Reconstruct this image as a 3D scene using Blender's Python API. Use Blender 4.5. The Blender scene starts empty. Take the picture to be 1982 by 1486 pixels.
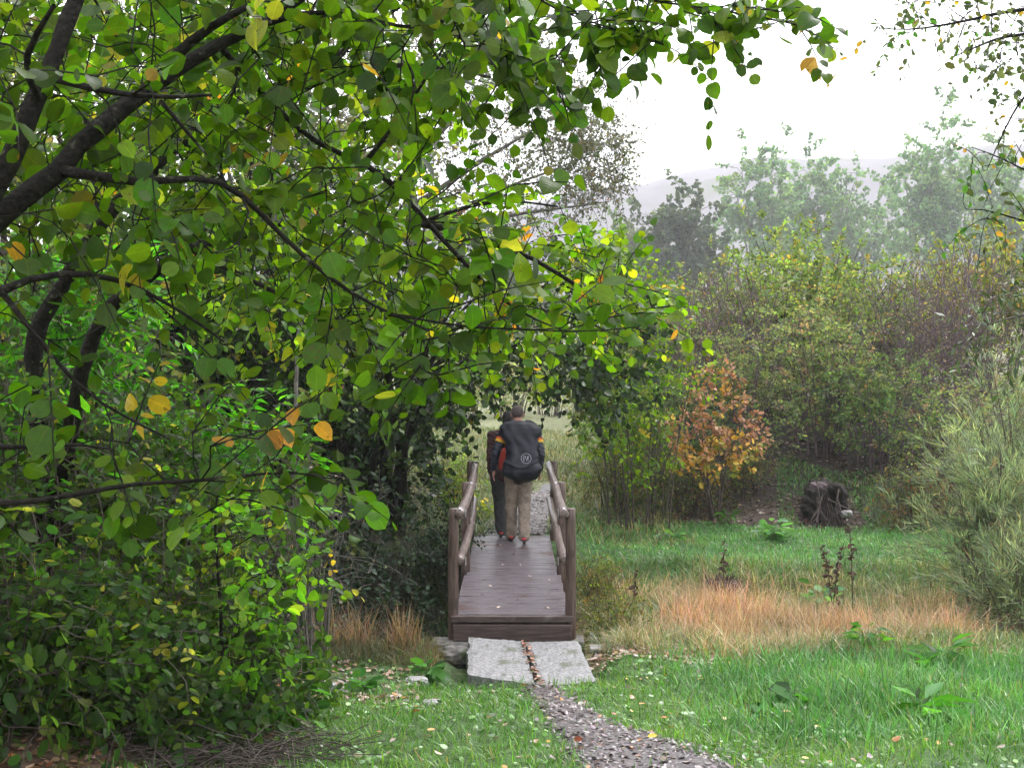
import bpy, math, random
import numpy as np

# ------------------------------------------------------------------ camera, sky, sun, exposure
SC = bpy.context.scene
F, W0, H0, YH = 2500.0, 1982, 1486, 670.0
CAMZ = 2.75
TH = math.atan((743 - YH) / F)
cam = bpy.data.cameras.new('camera')
cam.sensor_width = 36.0
cam.lens = 36.0 * F / W0
cam.clip_start = 0.05
cam.clip_end = 3000
camo = bpy.data.objects.new('camera', cam)
SC.collection.objects.link(camo)
camo.location = (0, 0, CAMZ)
camo.rotation_euler = (math.pi / 2 - TH, 0, 0)
SC.camera = camo

SUN_EL, SUN_AZ = math.radians(52), math.radians(35)
w = bpy.data.worlds.new('World')
SC.world = w
w.use_nodes = True
nt = w.node_tree
nt.nodes.clear()
sky = nt.nodes.new('ShaderNodeTexSky')
sky.sky_type = 'NISHITA'
sky.sun_disc = False
sky.sun_elevation = SUN_EL
sky.sun_rotation = SUN_AZ
sky.air_density = 1.0
sky.dust_density = 4.0
hs = nt.nodes.new('ShaderNodeHueSaturation')
hs.inputs['Saturation'].default_value = 0.12
cl = nt.nodes.new('ShaderNodeMixRGB')
cl.inputs[0].default_value = 0.72
cl.inputs[2].default_value = (9.6, 9.7, 10.1, 1)      # the even white cloud layer
bg = nt.nodes.new('ShaderNodeBackground')
bg.inputs['Strength'].default_value = 0.10
wo = nt.nodes.new('ShaderNodeOutputWorld')
nt.links.new(sky.outputs[0], hs.inputs['Color'])
nt.links.new(hs.outputs[0], cl.inputs[1])
nt.links.new(cl.outputs[0], bg.inputs['Color'])
nt.links.new(bg.outputs[0], wo.inputs[0])

sl = bpy.data.lights.new('sun', 'SUN')
sl.energy = 0.7
sl.angle = math.radians(25)
sl.color = (1.0, 0.98, 0.95)
so = bpy.data.objects.new('sun', sl)
SC.collection.objects.link(so)
so.rotation_euler = (math.pi / 2 - SUN_EL, 0, math.pi - SUN_AZ)

vs = SC.view_settings
vs.view_transform = 'Standard'
vs.look = 'None'
vs.gamma = 1
vs.exposure = 1.68
try:
    SC.display_settings.display_device = 'sRGB'
except Exception:
    pass
cy = SC.cycles
cy.max_bounces = 7
cy.diffuse_bounces = 4
cy.glossy_bounces = 2
cy.transmission_bounces = 5
cy.transparent_max_bounces = 4
cy.volume_bounces = 1
cy.use_adaptive_sampling = True
cy.adaptive_threshold = 0.02
cy.caustics_reflective = False
cy.caustics_refractive = False
cy.use_denoising = True
cy.sample_clamp_indirect = 6

R = np.random.default_rng(7)


def P(px, py, Y):
    """world point on the sight line of photo pixel (px,py) at ground distance Y (metres)"""
    a, b = (px - 991) / F, (743 - py) / F
    dy, dz = math.cos(TH) + b * math.sin(TH), -math.sin(TH) + b * math.cos(TH)
    k = Y / dy
    return np.array([a * k, Y, CAMZ + dz * k])


# ------------------------------------------------------------------ object helpers
COL = SC.collection


def tag(o, label=None, cat=None, group=None, kind=None):
    if label: o['label'] = label
    if cat: o['category'] = cat
    if group: o['group'] = group
    if kind: o['kind'] = kind
    return o


def empty(name, loc, label, cat, group=None, rz=0):
    o = bpy.data.objects.new(name, None)
    o.empty_display_size = 0.2
    COL.objects.link(o)
    o.location = tuple(float(c) for c in loc)
    o.rotation_euler = (0, 0, rz)
    return tag(o, label, cat, group)


def link(name, me, mat=None, parent=None):
    if mat is not None and len(me.materials) == 0:
        me.materials.append(mat)
    o = bpy.data.objects.new(name, me)
    COL.objects.link(o)
    if parent is not None:
        o.parent = parent
    return o


def dup(root, loc, rz, scale, label, group=None, color=None):
    r = root.copy()
    COL.objects.link(r)
    r.location = tuple(float(c) for c in loc)
    r.rotation_euler = (0, 0, rz)
    r.scale = scale if hasattr(scale, '__len__') else (scale,) * 3
    r['label'] = label
    if group: r['group'] = group
    for ch in list(root.children):
        c = ch.copy()
        COL.objects.link(c)
        c.parent = r
        if color is not None and ch.name.startswith('foliage'):
            c.color = (*color, 1)
    return r


def mesh(name, V, groups, smooth=True, col=None, lc=None):
    """groups: list of (M,k) index arrays"""
    me = bpy.data.meshes.new(name)
    V = np.asarray(V, dtype=np.float32)
    me.vertices.add(len(V))
    me.vertices.foreach_set('co', V.ravel())
    loops = np.concatenate([g.ravel() for g in groups]).astype(np.int32)
    tot = np.concatenate([np.full(len(g), g.shape[1], dtype=np.int32) for g in groups])
    st = np.concatenate([[0], np.cumsum(tot)[:-1]]).astype(np.int32)
    me.loops.add(len(loops))
    me.loops.foreach_set('vertex_index', loops)
    me.polygons.add(len(tot))
    me.polygons.foreach_set('loop_start', st)
    me.polygons.foreach_set('loop_total', tot)
    me.polygons.foreach_set('use_smooth', np.full(len(tot), smooth, dtype=bool))
    if col is not None:
        a = me.attributes.new('col', 'FLOAT_COLOR', 'POINT')
        c = np.ones((len(V), 4), dtype=np.float32)
        c[:, :3] = col
        a.data.foreach_set('color', c.ravel())
    if lc is not None:
        a = me.attributes.new('lc', 'FLOAT_VECTOR', 'POINT')
        a.data.foreach_set('vector', np.asarray(lc, dtype=np.float32).ravel())
    me.update(calc_edges=True)
    me.validate()
    return me


# ------------------------------------------------------------------ materials
def newmat(name):
    m = bpy.data.materials.new(name)
    m.use_nodes = True
    n = m.node_tree
    n.nodes.clear()
    o = n.nodes.new('ShaderNodeOutputMaterial')
    return m, n, o


def N(n, t, **kw):
    x = n.nodes.new(t)
    for k, v in kw.items():
        if k in x.inputs.keys():
            x.inputs[k].default_value = v
        else:
            setattr(x, k, v)
    return x


def leafmat(name, transl=0.45, rough=0.35, veins=False, spec=0.5, tw=1.6):
    m, n, o = newmat(name)
    L = n.links
    at = N(n, 'ShaderNodeAttribute', attribute_name='col')
    oi = N(n, 'ShaderNodeObjectInfo')
    mu = N(n, 'ShaderNodeMixRGB', blend_type='MULTIPLY')
    mu.inputs[0].default_value = 1
    L.new(at.outputs['Color'], mu.inputs[1])
    L.new(oi.outputs['Color'], mu.inputs[2])
    base = mu.outputs[0]
    ge = N(n, 'ShaderNodeNewGeometry')
    nz = N(n, 'ShaderNodeTexNoise', Scale=38.0, Detail=2.0)
    L.new(ge.outputs['Position'], nz.inputs['Vector'])
    mr = N(n, 'ShaderNodeMapRange')
    mr.inputs['To Min'].default_value = 0.7
    mr.inputs['To Max'].default_value = 1.3
    L.new(nz.outputs[0], mr.inputs['Value'])
    m2 = N(n, 'ShaderNodeMixRGB', blend_type='MULTIPLY')
    m2.inputs[0].default_value = 1
    L.new(base, m2.inputs[1])
    L.new(mr.outputs[0], m2.inputs[2])
    base = m2.outputs[0]
    bs = N(n, 'ShaderNodeBsdfPrincipled', Roughness=rough)
    bs.inputs['Specular IOR Level'].default_value = spec
    if veins:
        sp = N(n, 'ShaderNodeTexNoise', Scale=55.0, Detail=3.0)
        L.new(ge.outputs['Position'], sp.inputs['Vector'])
        sr = N(n, 'ShaderNodeMapRange')
        sr.inputs['From Min'].default_value = .64; sr.inputs['From Max'].default_value = .70
        sr.inputs['To Max'].default_value = .8
        L.new(sp.outputs[0], sr.inputs['Value'])
        sm = N(n, 'ShaderNodeMixRGB')
        sm.inputs[2].default_value = (.10, .05, .012, 1)
        L.new(sr.outputs[0], sm.inputs[0]); L.new(base, sm.inputs[1])
        base = sm.outputs[0]
        lc = N(n, 'ShaderNodeAttribute', attribute_name='lc')
        sx = N(n, 'ShaderNodeSeparateXYZ')
        L.new(lc.outputs['Vector'], sx.inputs[0])
        ab = N(n, 'ShaderNodeMath', operation='ABSOLUTE')
        L.new(sx.outputs[1], ab.inputs[0])
        # side veins: stripes slanting away from the midrib
        su = N(n, 'ShaderNodeMath', operation='MULTIPLY_ADD')
        L.new(ab.outputs[0], su.inputs[0]); su.inputs[1].default_value = -0.75
        L.new(sx.outputs[0], su.inputs[2])
        ml = N(n, 'ShaderNodeMath', operation='MULTIPLY'); ml.inputs[1].default_value = 44
        L.new(su.outputs[0], ml.inputs[0])
        sn = N(n, 'ShaderNodeMath', operation='SINE'); L.new(ml.outputs[0], sn.inputs[0])
        vr = N(n, 'ShaderNodeMapRange')
        vr.inputs['From Min'].default_value = 0.72; vr.inputs['From Max'].default_value = 1.0
        vr.inputs['To Max'].default_value = 0.16
        L.new(sn.outputs[0], vr.inputs['Value'])
        mid = N(n, 'ShaderNodeMapRange')
        mid.inputs['From Min'].default_value = 0.012; mid.inputs['From Max'].default_value = 0.03
        mid.inputs['To Min'].default_value = 0.5; mid.inputs['To Max'].default_value = 0.0
        L.new(ab.outputs[0], mid.inputs['Value'])
        mx = N(n, 'ShaderNodeMath', operation='MAXIMUM')
        L.new(vr.outputs[0], mx.inputs[0]); L.new(mid.outputs[0], mx.inputs[1])
        m3 = N(n, 'ShaderNodeMixRGB')
        L.new(mx.outputs[0], m3.inputs[0]); L.new(base, m3.inputs[1])
        lt = N(n, 'ShaderNodeMixRGB', blend_type='MULTIPLY'); lt.inputs[0].default_value = 1
        lt.inputs[2].default_value = (1.9, 1.6, 2.0, 1)
        L.new(base, lt.inputs[1]); L.new(lt.outputs[0], m3.inputs[2])
        base = m3.outputs[0]
        bp = N(n, 'ShaderNodeBump', Strength=0.15, Distance=0.002)
        L.new(sn.outputs[0], bp.inputs['Height'])
        L.new(bp.outputs[0], bs.inputs['Normal'])
    L.new(base, bs.inputs['Base Color'])
    tr = N(n, 'ShaderNodeBsdfTranslucent')
    tc = N(n, 'ShaderNodeMixRGB', blend_type='MULTIPLY')
    tc.inputs[0].default_value = 1
    tc.inputs[2].default_value = (tw * 1.1, tw * 1.15, tw * 0.5, 1)
    L.new(base, tc.inputs[1])
    L.new(tc.outputs[0], tr.inputs['Color'])
    mix = N(n, 'ShaderNodeMixShader')
    mix.inputs[0].default_value = transl
    L.new(bs.outputs[0], mix.inputs[1])
    L.new(tr.outputs[0], mix.inputs[2])
    L.new(mix.outputs[0], o.inputs[0])
    return m


def noisemat(name, c1, c2, scale=8, rough=0.8, detail=6, bump=0.4, dist=0.02, c3=None, s3=2.0, t3=0.55, stretch=None,
             spec=0.5, attr=False, rough2=None, contrast=(0.35, 0.65)):
    m, n, o = newmat(name)
    L = n.links
    tc = N(n, 'ShaderNodeTexCoord')
    vec = tc.outputs['Object']
    if stretch:
        mp = N(n, 'ShaderNodeMapping')
        mp.inputs['Scale'].default_value = stretch
        L.new(vec, mp.inputs[0])
        vec = mp.outputs[0]
    nz = N(n, 'ShaderNodeTexNoise', Scale=scale, Detail=detail)
    L.new(vec, nz.inputs['Vector'])
    cr = N(n, 'ShaderNodeMapRange')
    cr.inputs['From Min'].default_value, cr.inputs['From Max'].default_value = contrast
    L.new(nz.outputs[0], cr.inputs['Value'])
    mx = N(n, 'ShaderNodeMixRGB')
    L.new(cr.outputs[0], mx.inputs[0])
    mx.inputs[1].default_value = (*c1, 1)
    mx.inputs[2].default_value = (*c2, 1)
    col = mx.outputs[0]
    if c3:
        n3 = N(n, 'ShaderNodeTexNoise', Scale=s3, Detail=5)
        L.new(tc.outputs['Object'], n3.inputs['Vector'])
        r3 = N(n, 'ShaderNodeMapRange')
        r3.inputs['From Min'].default_value = t3
        r3.inputs['From Max'].default_value = t3 + 0.08
        L.new(n3.outputs[0], r3.inputs['Value'])
        m3 = N(n, 'ShaderNodeMixRGB')
        L.new(r3.outputs[0], m3.inputs[0])
        L.new(col, m3.inputs[1])
        m3.inputs[2].default_value = (*c3, 1)
        col = m3.outputs[0]
    if attr:
        at = N(n, 'ShaderNodeAttribute', attribute_name='col')
        mu = N(n, 'ShaderNodeMixRGB', blend_type='MULTIPLY')
        mu.inputs[0].default_value = 1
        L.new(at.outputs['Color'], mu.inputs[1])
        L.new(col, mu.inputs[2])
        col = mu.outputs[0]
    bs = N(n, 'ShaderNodeBsdfPrincipled', Roughness=rough)
    bs.inputs['Specular IOR Level'].default_value = spec
    if rough2 is not None:
        rr = N(n, 'ShaderNodeMapRange')
        rr.inputs['To Min'].default_value = rough
        rr.inputs['To Max'].default_value = rough2
        L.new(cr.outputs[0], rr.inputs['Value'])
        L.new(rr.outputs[0], bs.inputs['Roughness'])
    L.new(col, bs.inputs['Base Color'])
    if bump:
        bp = N(n, 'ShaderNodeBump', Strength=bump, Distance=dist)
        L.new(nz.outputs[0], bp.inputs['Height'])
        L.new(bp.outputs[0], bs.inputs['Normal'])
    L.new(bs.outputs[0], o.inputs[0])
    return m


M = {}
M['leaf_near'] = leafmat('large_leaf', 0.55, 0.33, veins=True, spec=0.28, tw=2.3)
M['leaf'] = leafmat('leaf', 0.5, 0.42, spec=0.25, tw=1.9)
M['leaf_dark'] = leafmat('glossy_leaf', 0.3, 0.34, spec=0.3, tw=1.3)
M['leaf_dry'] = leafmat('dry_leaf', 0.25, 0.6, spec=0.3, tw=1.1)
M['grass'] = leafmat('grass_blade', 0.35, 0.28, spec=0.5, tw=1.3)
M['straw'] = leafmat('straw', 0.3, 0.6, spec=0.3, tw=1.1)
M['litter'] = leafmat('wet_fallen_leaf', 0.08, 0.3, spec=0.6, tw=1.0)
M['bark'] = noisemat('dark_wet_bark', (.004, .0035, .003), (.016, .013, .010), 42, 0.8, bump=1.0, dist=0.02, spec=.2,
                     c3=(.07, .075, .055), s3=26, t3=0.62)
M['bark_grey'] = noisemat('grey_bark', (.07, .062, .055), (.16, .145, .13), 18, 0.8, bump=0.6)
M['bark_brown'] = noisemat('brown_stem', (.035, .024, .020), (.085, .062, .055), 14, 0.7, bump=0.4)
M['bark_purple'] = noisemat('purple_brown_twig', (.065, .043, .052), (.14, .10, .115), 14, 0.8, bump=0.2)
M['wood'] = noisemat('weathered_wood', (.045, .024, .02), (.12, .078, .066), 9, 0.42, bump=0.25, dist=0.006,
                     stretch=(6, 6, .5), c3=(.045, .03, .026), s3=5, t3=0.58, rough2=0.6)
M['rail'] = noisemat('rail_wood', (.07, .045, .04), (.19, .145, .135), 9, 0.38, bump=0.3, dist=0.006,
                     stretch=(6, .5, 6), c3=(.07, .045, .04), s3=5, t3=0.56)
M['beam'] = noisemat('beam_wood', (.035, .022, .02), (.095, .065, .06), 8, 0.5, bump=0.3, dist=0.006,
                     stretch=(.6, 6, 6), c3=(.13, .105, .1), s3=4, t3=0.62)
M['deck'] = noisemat('deck_board', (.085, .064, .072), (.175, .148, .165), 7, 0.22, bump=0.3, dist=0.004,
                     stretch=(.5, 9, 4), c3=(.10, .055, .05), s3=1.6, t3=0.56, rough2=0.5, spec=0.6)
M['concrete'] = noisemat('worn_concrete', (.13, .13, .135), (.25, .24, .245), 42, 0.6, bump=0.9, dist=0.006,
                         c3=(.075, .085, .055), s3=4, t3=0.57, detail=9, contrast=(.4, .6))
M['stone'] = noisemat('stone', (.06, .055, .05), (.17, .16, .15), 14, 0.7, bump=0.8, c3=(.06, .09, .03), s3=6, t3=0.57)
M['stone_light'] = noisemat('pale_stone', (.18, .17, .17), (.36, .35, .36), 12, 0.65, bump=0.8, c3=(.08, .1, .04), s3=5, t3=0.58)
M['black_soil'] = noisemat('peaty_wood', (.006, .005, .005), (.03, .022, .018), 18, 0.9, bump=1.0, dist=.03)
M['metal'] = noisemat('zinc_bracket', (.35, .36, .38), (.55, .56, .58), 20, 0.35, bump=0.1)
M['black'] = noisemat('black_metal', (.015, .015, .015), (.04, .035, .03), 20, 0.45, bump=0.3)
M['ground'] = noisemat('soil_and_turf', (.55, .5, .45), (1.35, 1.3, 1.25), 9, 0.9, bump=0.9, dist=0.05, attr=True, detail=10)
M['path'] = noisemat('wet_path', (.035, .028, .03), (.10, .08, .085), 14, 0.5, bump=0.9, dist=0.02,
                     c3=(.15, .125, .135), s3=40, t3=0.55, detail=10, rough2=0.6)
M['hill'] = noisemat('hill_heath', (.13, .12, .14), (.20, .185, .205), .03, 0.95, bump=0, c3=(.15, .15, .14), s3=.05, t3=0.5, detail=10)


# ------------------------------------------------------------------ terrain
def sst(a, b, x):
    t = np.clip((x - a) / (b - a), 0, 1)
    return t * t * (3 - 2 * t)


def Hn(x, y):
    """ground height (numpy)"""
    x = np.asarray(x, dtype=float); y = np.asarray(y, dtype=float)
    h = 0.03 + 0.108 * np.clip(10.4 - y, 0, 14)
    # stream bed crossing under the bridge
    ch = sst(11.6, 12.7, y) * (1 - sst(15.2, 16.7, y))
    depth = 0.30 + 0.70 * (1 - sst(-1.5, 1.2, x)) - 0.1 * sst(3, 6, x)
    h = h - ch * depth
    h = h + 0.17 * sst(16.0, 17.3, y) * (1 - sst(.6, 1.6, x)) - 0.08 * sst(16, 17, y) * sst(1.6, 3, x)
    # right hand bank carrying the scrub
    h = h + 1.35 * sst(19.6, 25.0, y) * sst(1.5, 4.2, x)
    h = h + 1.6 * sst(26, 45, y) * sst(2, 9, x)
    # left bank under the thicket
    h = h + 0.5 * sst(17.5, 22, y) * (1 - sst(-3.6, -1.6, x))
    h = h + 0.35 * (1 - sst(-3.4, -1.7, x)) * (1 - sst(10.5, 12, y)) * sst(3, 8, y)
    h = h + 0.05 * np.sin(x * 1.7 + y * .6) * np.sin(y * 1.3 - x * .5) + 0.022 * np.sin(x * 4.1 + 1) * np.sin(y * 3.7 + x)
    h = h + 6.0 * sst(60, 260, y)
    # worn hollow the slabs lie in
    h = h - .22 * sst(10.15, 10.6, y) * (1 - sst(11.7, 12.2, y)) * (1 - sst(.55, .9, np.abs(x - .08)))
    return h


def Hf(x, y):
    return float(Hn(x, y))


def axis(fine0, fine1, step, lo, hi, g=1.18):
    a = list(np.arange(fine0, fine1 + 1e-6, step))
    s = step
    while a[-1] < hi:
        s *= g; a.append(a[-1] + s)
    s = step
    while a[0] > lo:
        s *= g; a.insert(0, a[0] - s)
    return np.array(a)


def path_c(y):   # near path centre and half width
    return np.interp(y, [3, 5, 7.3, 8.6, 10.0, 10.6], [2.2, 1.5, .80, .45, .24, .18]), \
        np.interp(y, [3, 5, 7.3, 8.6, 10.0, 10.6], [.6, .5, .36, .20, .10, .07])


def zone(x, y):
    """albedo of soil / turf sheet; per vertex"""
    g = np.array([.055, .115, .03]); dry = np.array([.20, .135, .07]); soil = np.array([.022, .016, .012])
    lit = np.array([.13, .085, .06]); mead = np.array([.16, .18, .09])
    n = .5 + .5 * np.sin(x * 2.3 + np.sin(y * 1.9) * 1.5) * np.sin(y * 2.1 + x)
    c = np.zeros(x.shape + (3,)) + g
    def mix(c, k, m): return c * (1 - m[..., None]) + k * m[..., None]
    c = mix(c, lit, (1 - sst(-2.1, -1.3, x + .3 * n)) * (1 - sst(11, 12, y)))
    c = mix(c, dry, sst(11.0, 11.5, y) * (1 - sst(15.4, 16.4, y + .6 * n)) * sst(.5, .9, x))
    c = mix(c, soil * 1.3, sst(11.3, 12.0, y) * (1 - sst(.3, .9, x)) * (1 - sst(16.2, 16.9, y)))
    c = mix(c, soil * 2.2, sst(19.7, 20.3, y + n * .3) * sst(1.4, 2.2, x))
    c = mix(c, soil, sst(21.0, 21.8, y + n * .3) * sst(1.4, 2.2, x))  # dark earth, its colour lowered further for the shade under the scrub
    c = mix(c, soil, sst(16.5, 17.2, y) * (1 - sst(-1.6, -.9, x)) * (1 - sst(26, 30, y)))
    c = mix(c, mead, sst(19, 24, y) * sst(-1.6, -.6, x) * (1 - sst(1.6, 2.4, x)))
    c = mix(c, mead, sst(28, 40, y))
    return c


xs = axis(-7, 9, .13, -500, 500)
ys = axis(4, 25, .13, -25, 700)
X, Y = np.meshgrid(xs, ys)
V = np.stack([X, Y, Hn(X, Y)], -1).reshape(-1, 3)
nx = len(xs)
ii, jj = np.meshgrid(np.arange(nx - 1), np.arange(len(ys) - 1))
q = (jj * nx + ii).ravel()
faces = np.stack([q, q + 1, q + nx + 1, q + nx], 1)
g = link('ground', mesh('ground', V, [faces], col=zone(X, Y).reshape(-1, 3)), M['ground'])
tag(g, kind='structure')


def strip(name, cy, cx, hw, dz, mat, nw=9, ragged=.06):
    V = []
    for i, y in enumerate(cy):
        for k in range(nw):
            t = k / (nw - 1) * 2 - 1
            x = cx[i] + t * hw[i] * (1 + ragged * math.sin(y * 7 + t) + ragged * math.sin(y * 17 + 2 * t))
            V.append((x, y, Hf(x, y) + dz - .012 * (abs(t) > .9)))
    n = len(cy)
    fc = [(i * nw + k, i * nw + k + 1, (i + 1) * nw + k + 1, (i + 1) * nw + k) for i in range(n - 1) for k in range(nw - 1)]
    return tag(link(name, mesh(name, V, [np.array(fc)]), mat), kind='structure')


yy = np.arange(3, 10.62, .09)
c_, h_ = path_c(yy)
strip('path', yy, c_, h_ * 1.1, .016, M['path'])
yy = np.arange(17.25, 24, .12)
strip('far_path', yy, np.interp(yy, [17, 20, 24], [.02, .30, .75]), np.interp(yy, [17, 20, 24], [.38, .30, .15]), .012, M['path'])

# water in the stream bed (under the deck)
wm, wn, wo_ = newmat('stream_water')
b = N(wn, 'ShaderNodeBsdfPrincipled', Roughness=0.06)
b.inputs['Base Color'].default_value = (.02, .022, .016, 1)
wn.links.new(b.outputs[0], wo_.inputs[0])
xsW = np.linspace(-9, 1.6, 40)
V = np.array([(x, y, -.80) for x in xsW for y in (13.1, 14.9)])
fc = np.array([(2 * i, 2 * i + 2, 2 * i + 3, 2 * i + 1) for i in range(len(xsW) - 1)])
tag(link('stream', mesh('stream', V, [fc]), wm), kind='structure')

# hill on the horizon
HX = np.linspace(-260, 420, 90)
HY = np.linspace(270, 660, 40)
X, Y = np.meshgrid(HX, HY)
crest = np.interp(X, [-260, -60, 0, 15, 33, 54, 88, 130, 260, 420], [14, 20, 33, 36.5, 39, 42, 45.5, 49, 52, 54])
crest = crest + .8 * np.sin(X * .11) + .5 * np.sin(X * .27 + 1)
t = sst(240, 380, Y)
Z = 2 + (crest * 1.15 + CAMZ) * t * (1 + .0010 * np.clip(Y - 380, 0, 300)) + 1.2 * np.sin(X * .05 + Y * .03)
V = np.stack([X, Y, Z], -1).reshape(-1, 3)
nx = len(HX)
ii, jj = np.meshgrid(np.arange(nx - 1), np.arange(len(HY) - 1))
q = (jj * nx + ii).ravel()
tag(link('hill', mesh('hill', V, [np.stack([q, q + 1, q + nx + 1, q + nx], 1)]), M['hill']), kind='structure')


# ------------------------------------------------------------------ plant kit
class Tubes:
    def __init__(s):
        s.V, s.Fq, s.n = [], [], 0

    def add(s, pts, r, k=4):
        pts = np.asarray(pts, float); r = np.asarray(r, float)
        n = len(pts)
        t = np.gradient(pts, axis=0)
        t /= np.linalg.norm(t, axis=1, keepdims=True) + 1e-9
        m = np.abs(t.sum(0))
        ref = np.zeros(3); ref[int(np.argmin(m))] = 1
        u = np.cross(t, ref); u /= np.linalg.norm(u, axis=1, keepdims=True) + 1e-9
        v = np.cross(t, u)
        a = np.arange(k) / k * 2 * np.pi
        ring = pts[:, None] + r[:, None, None] * (np.cos(a)[None, :, None] * u[:, None] + np.sin(a)[None, :, None] * v[:, None])
        s.V.append(ring.reshape(-1, 3))
        i = np.arange(n - 1)[:, None] * k; j = np.arange(k)[None]; j2 = (j + 1) % k
        f = np.stack([i + j, i + j2, i + k + j2, i + k + j], -1).reshape(-1, 4) + s.n
        s.Fq.append(f)
        s.n += n * k

    def mesh(s, name):
        return mesh(name, np.concatenate(s.V), [np.concatenate(s.Fq)])


def unit(v):
    return v / (np.linalg.norm(v, axis=-1, keepdims=True) + 1e-9)


# leaf templates: rows (along, side, lift), then faces
def tpl_station(ts, ws, fold=.12, droop=.22):
    V, Fc = [], []
    n = len(ts)
    for t, w_ in zip(ts, ws):
        V.append((t, 0, -droop * t * t))
    li = {}
    for sgn in (1, -1):
        for i in range(1, n - 1):
            li[(sgn, i)] = len(V)
            V.append((ts[i] - .02, sgn * ws[i], fold * ws[i] * 1.6 - droop * ts[i] ** 2))
    tri, quad = [], []
    for sgn in (1, -1):
        a = [li[(sgn, i)] for i in range(1, n - 1)]
        if sgn == 1:
            tri.append((0, 1, a[0])); tri.append((n - 2, n - 1, a[-1]))
        else:
            tri.append((0, a[0], 1)); tri.append((n - 2, a[-1], n - 1))
        for i in range(len(a) - 1):
            quad.append((i + 1, i + 2, a[i + 1], a[i]) if sgn == 1 else (i + 1, a[i], a[i + 1], i + 2))
    return np.array(V, float), [np.array(tri), np.array(quad)] if quad else [np.array(tri)]


T = {
    'needle': (np.array([(0, 0, 0), (.5, .035, .01), (1, 0, -.06), (.5, -.035, .01)]), [np.array([(0, 1, 2, 3)])]),
    'hazel': tpl_station([0, .10, .33, .6, .82, .93, 1.02], [0, .25, .42, .46, .36, .20, 0], .10, .2),
    'oval': (np.array([(0, 0, 0), (.3, .3, .03), (.75, .27, -.03), (1, 0, -.14), (.75, -.27, -.03), (.3, -.3, .03)]),
             [np.array([(0, 3, 2, 1), (0, 5, 4, 3)])]),
    'round': (np.array([(0, 0, 0), (.2, .36, .05), (.7, .38, 0), (1, 0, -.12), (.7, -.38, 0), (.2, -.36, .05)]),
              [np.array([(0, 3, 2, 1), (0, 5, 4, 3)])]),
    'lance': (np.array([(0, 0, 0), (.4, .17, .03), (1, 0, -.12), (.4, -.17, .03)]), [np.array([(0, 2, 1), (0, 3, 2)])]),
    'tiny': (np.array([(0, 0, 0), (.5, .4, .05), (1, 0, -.1), (.5, -.4, 0)]), [np.array([(0, 1, 2, 3)])]),
    'lobed': (np.array([(0, 0, 0), (.18, .12, 0), (.3, .32, .04), (.42, .16, 0), (.55, .38, .03), (.68, .17, 0), (.85, .24, 0), (1, 0, -.1),
                        (.85, -.24, 0), (.68, -.17, 0), (.55, -.38, .03), (.42, -.16, 0), (.3, -.32, .04), (.18, -.12, 0)]),
              [np.array([(0, 3, 2, 1), (0, 13, 12, 11), (3, 5, 4, 3), (7, 6, 5, 5)])[:2]] ),
}
# lobed oak leaf: each half one polygon
_lv = T['lobed'][0]
T['lobed'] = (_lv, [np.array([(0, 7, 6, 5, 4, 3, 2, 1), (0, 13, 12, 11, 10, 9, 8, 7)])])


def pick(pal, n, rng, jit=.25):
    cols = np.array([p[:3] for p in pal], float)
    wt = np.array([p[3] for p in pal], float); wt /= wt.sum()
    c = cols[rng.choice(len(pal), n, p=wt)]
    c = c * (1 + jit * rng.normal(size=(n, 1))).clip(.35, 1.9)
    return c * (1 + .08 * rng.normal(size=(n, 3)))


def leaves_mesh(name, p, ax, nrm, size, col, tpl, curl=None, lc=False):
    Tv, Tf = T[tpl]
    b = unit(np.cross(nrm, ax))
    nn = unit(np.cross(ax, b))
    n, k = len(p), len(Tv)
    cz = np.ones(n) if curl is None else curl
    V = p[:, None] + size[:, None, None] * (Tv[None, :, 0, None] * ax[:, None] + Tv[None, :, 1, None] * b[:, None]
                                            + (Tv[None, :, 2] * cz[:, None])[..., None] * nn[:, None])
    off = (np.arange(n) * k)[:, None, None]
    gr = [(f[None] + off).reshape(-1, f.shape[1]) for f in Tf]
    C = np.repeat(np.clip(col, .003, .95), k, 0)
    L = np.tile(np.column_stack([Tv[:, 0], Tv[:, 1], np.zeros(k)]), (n, 1)) if lc else None
    return mesh(name, V.reshape(-1, 3), gr, col=C, lc=L)


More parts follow.
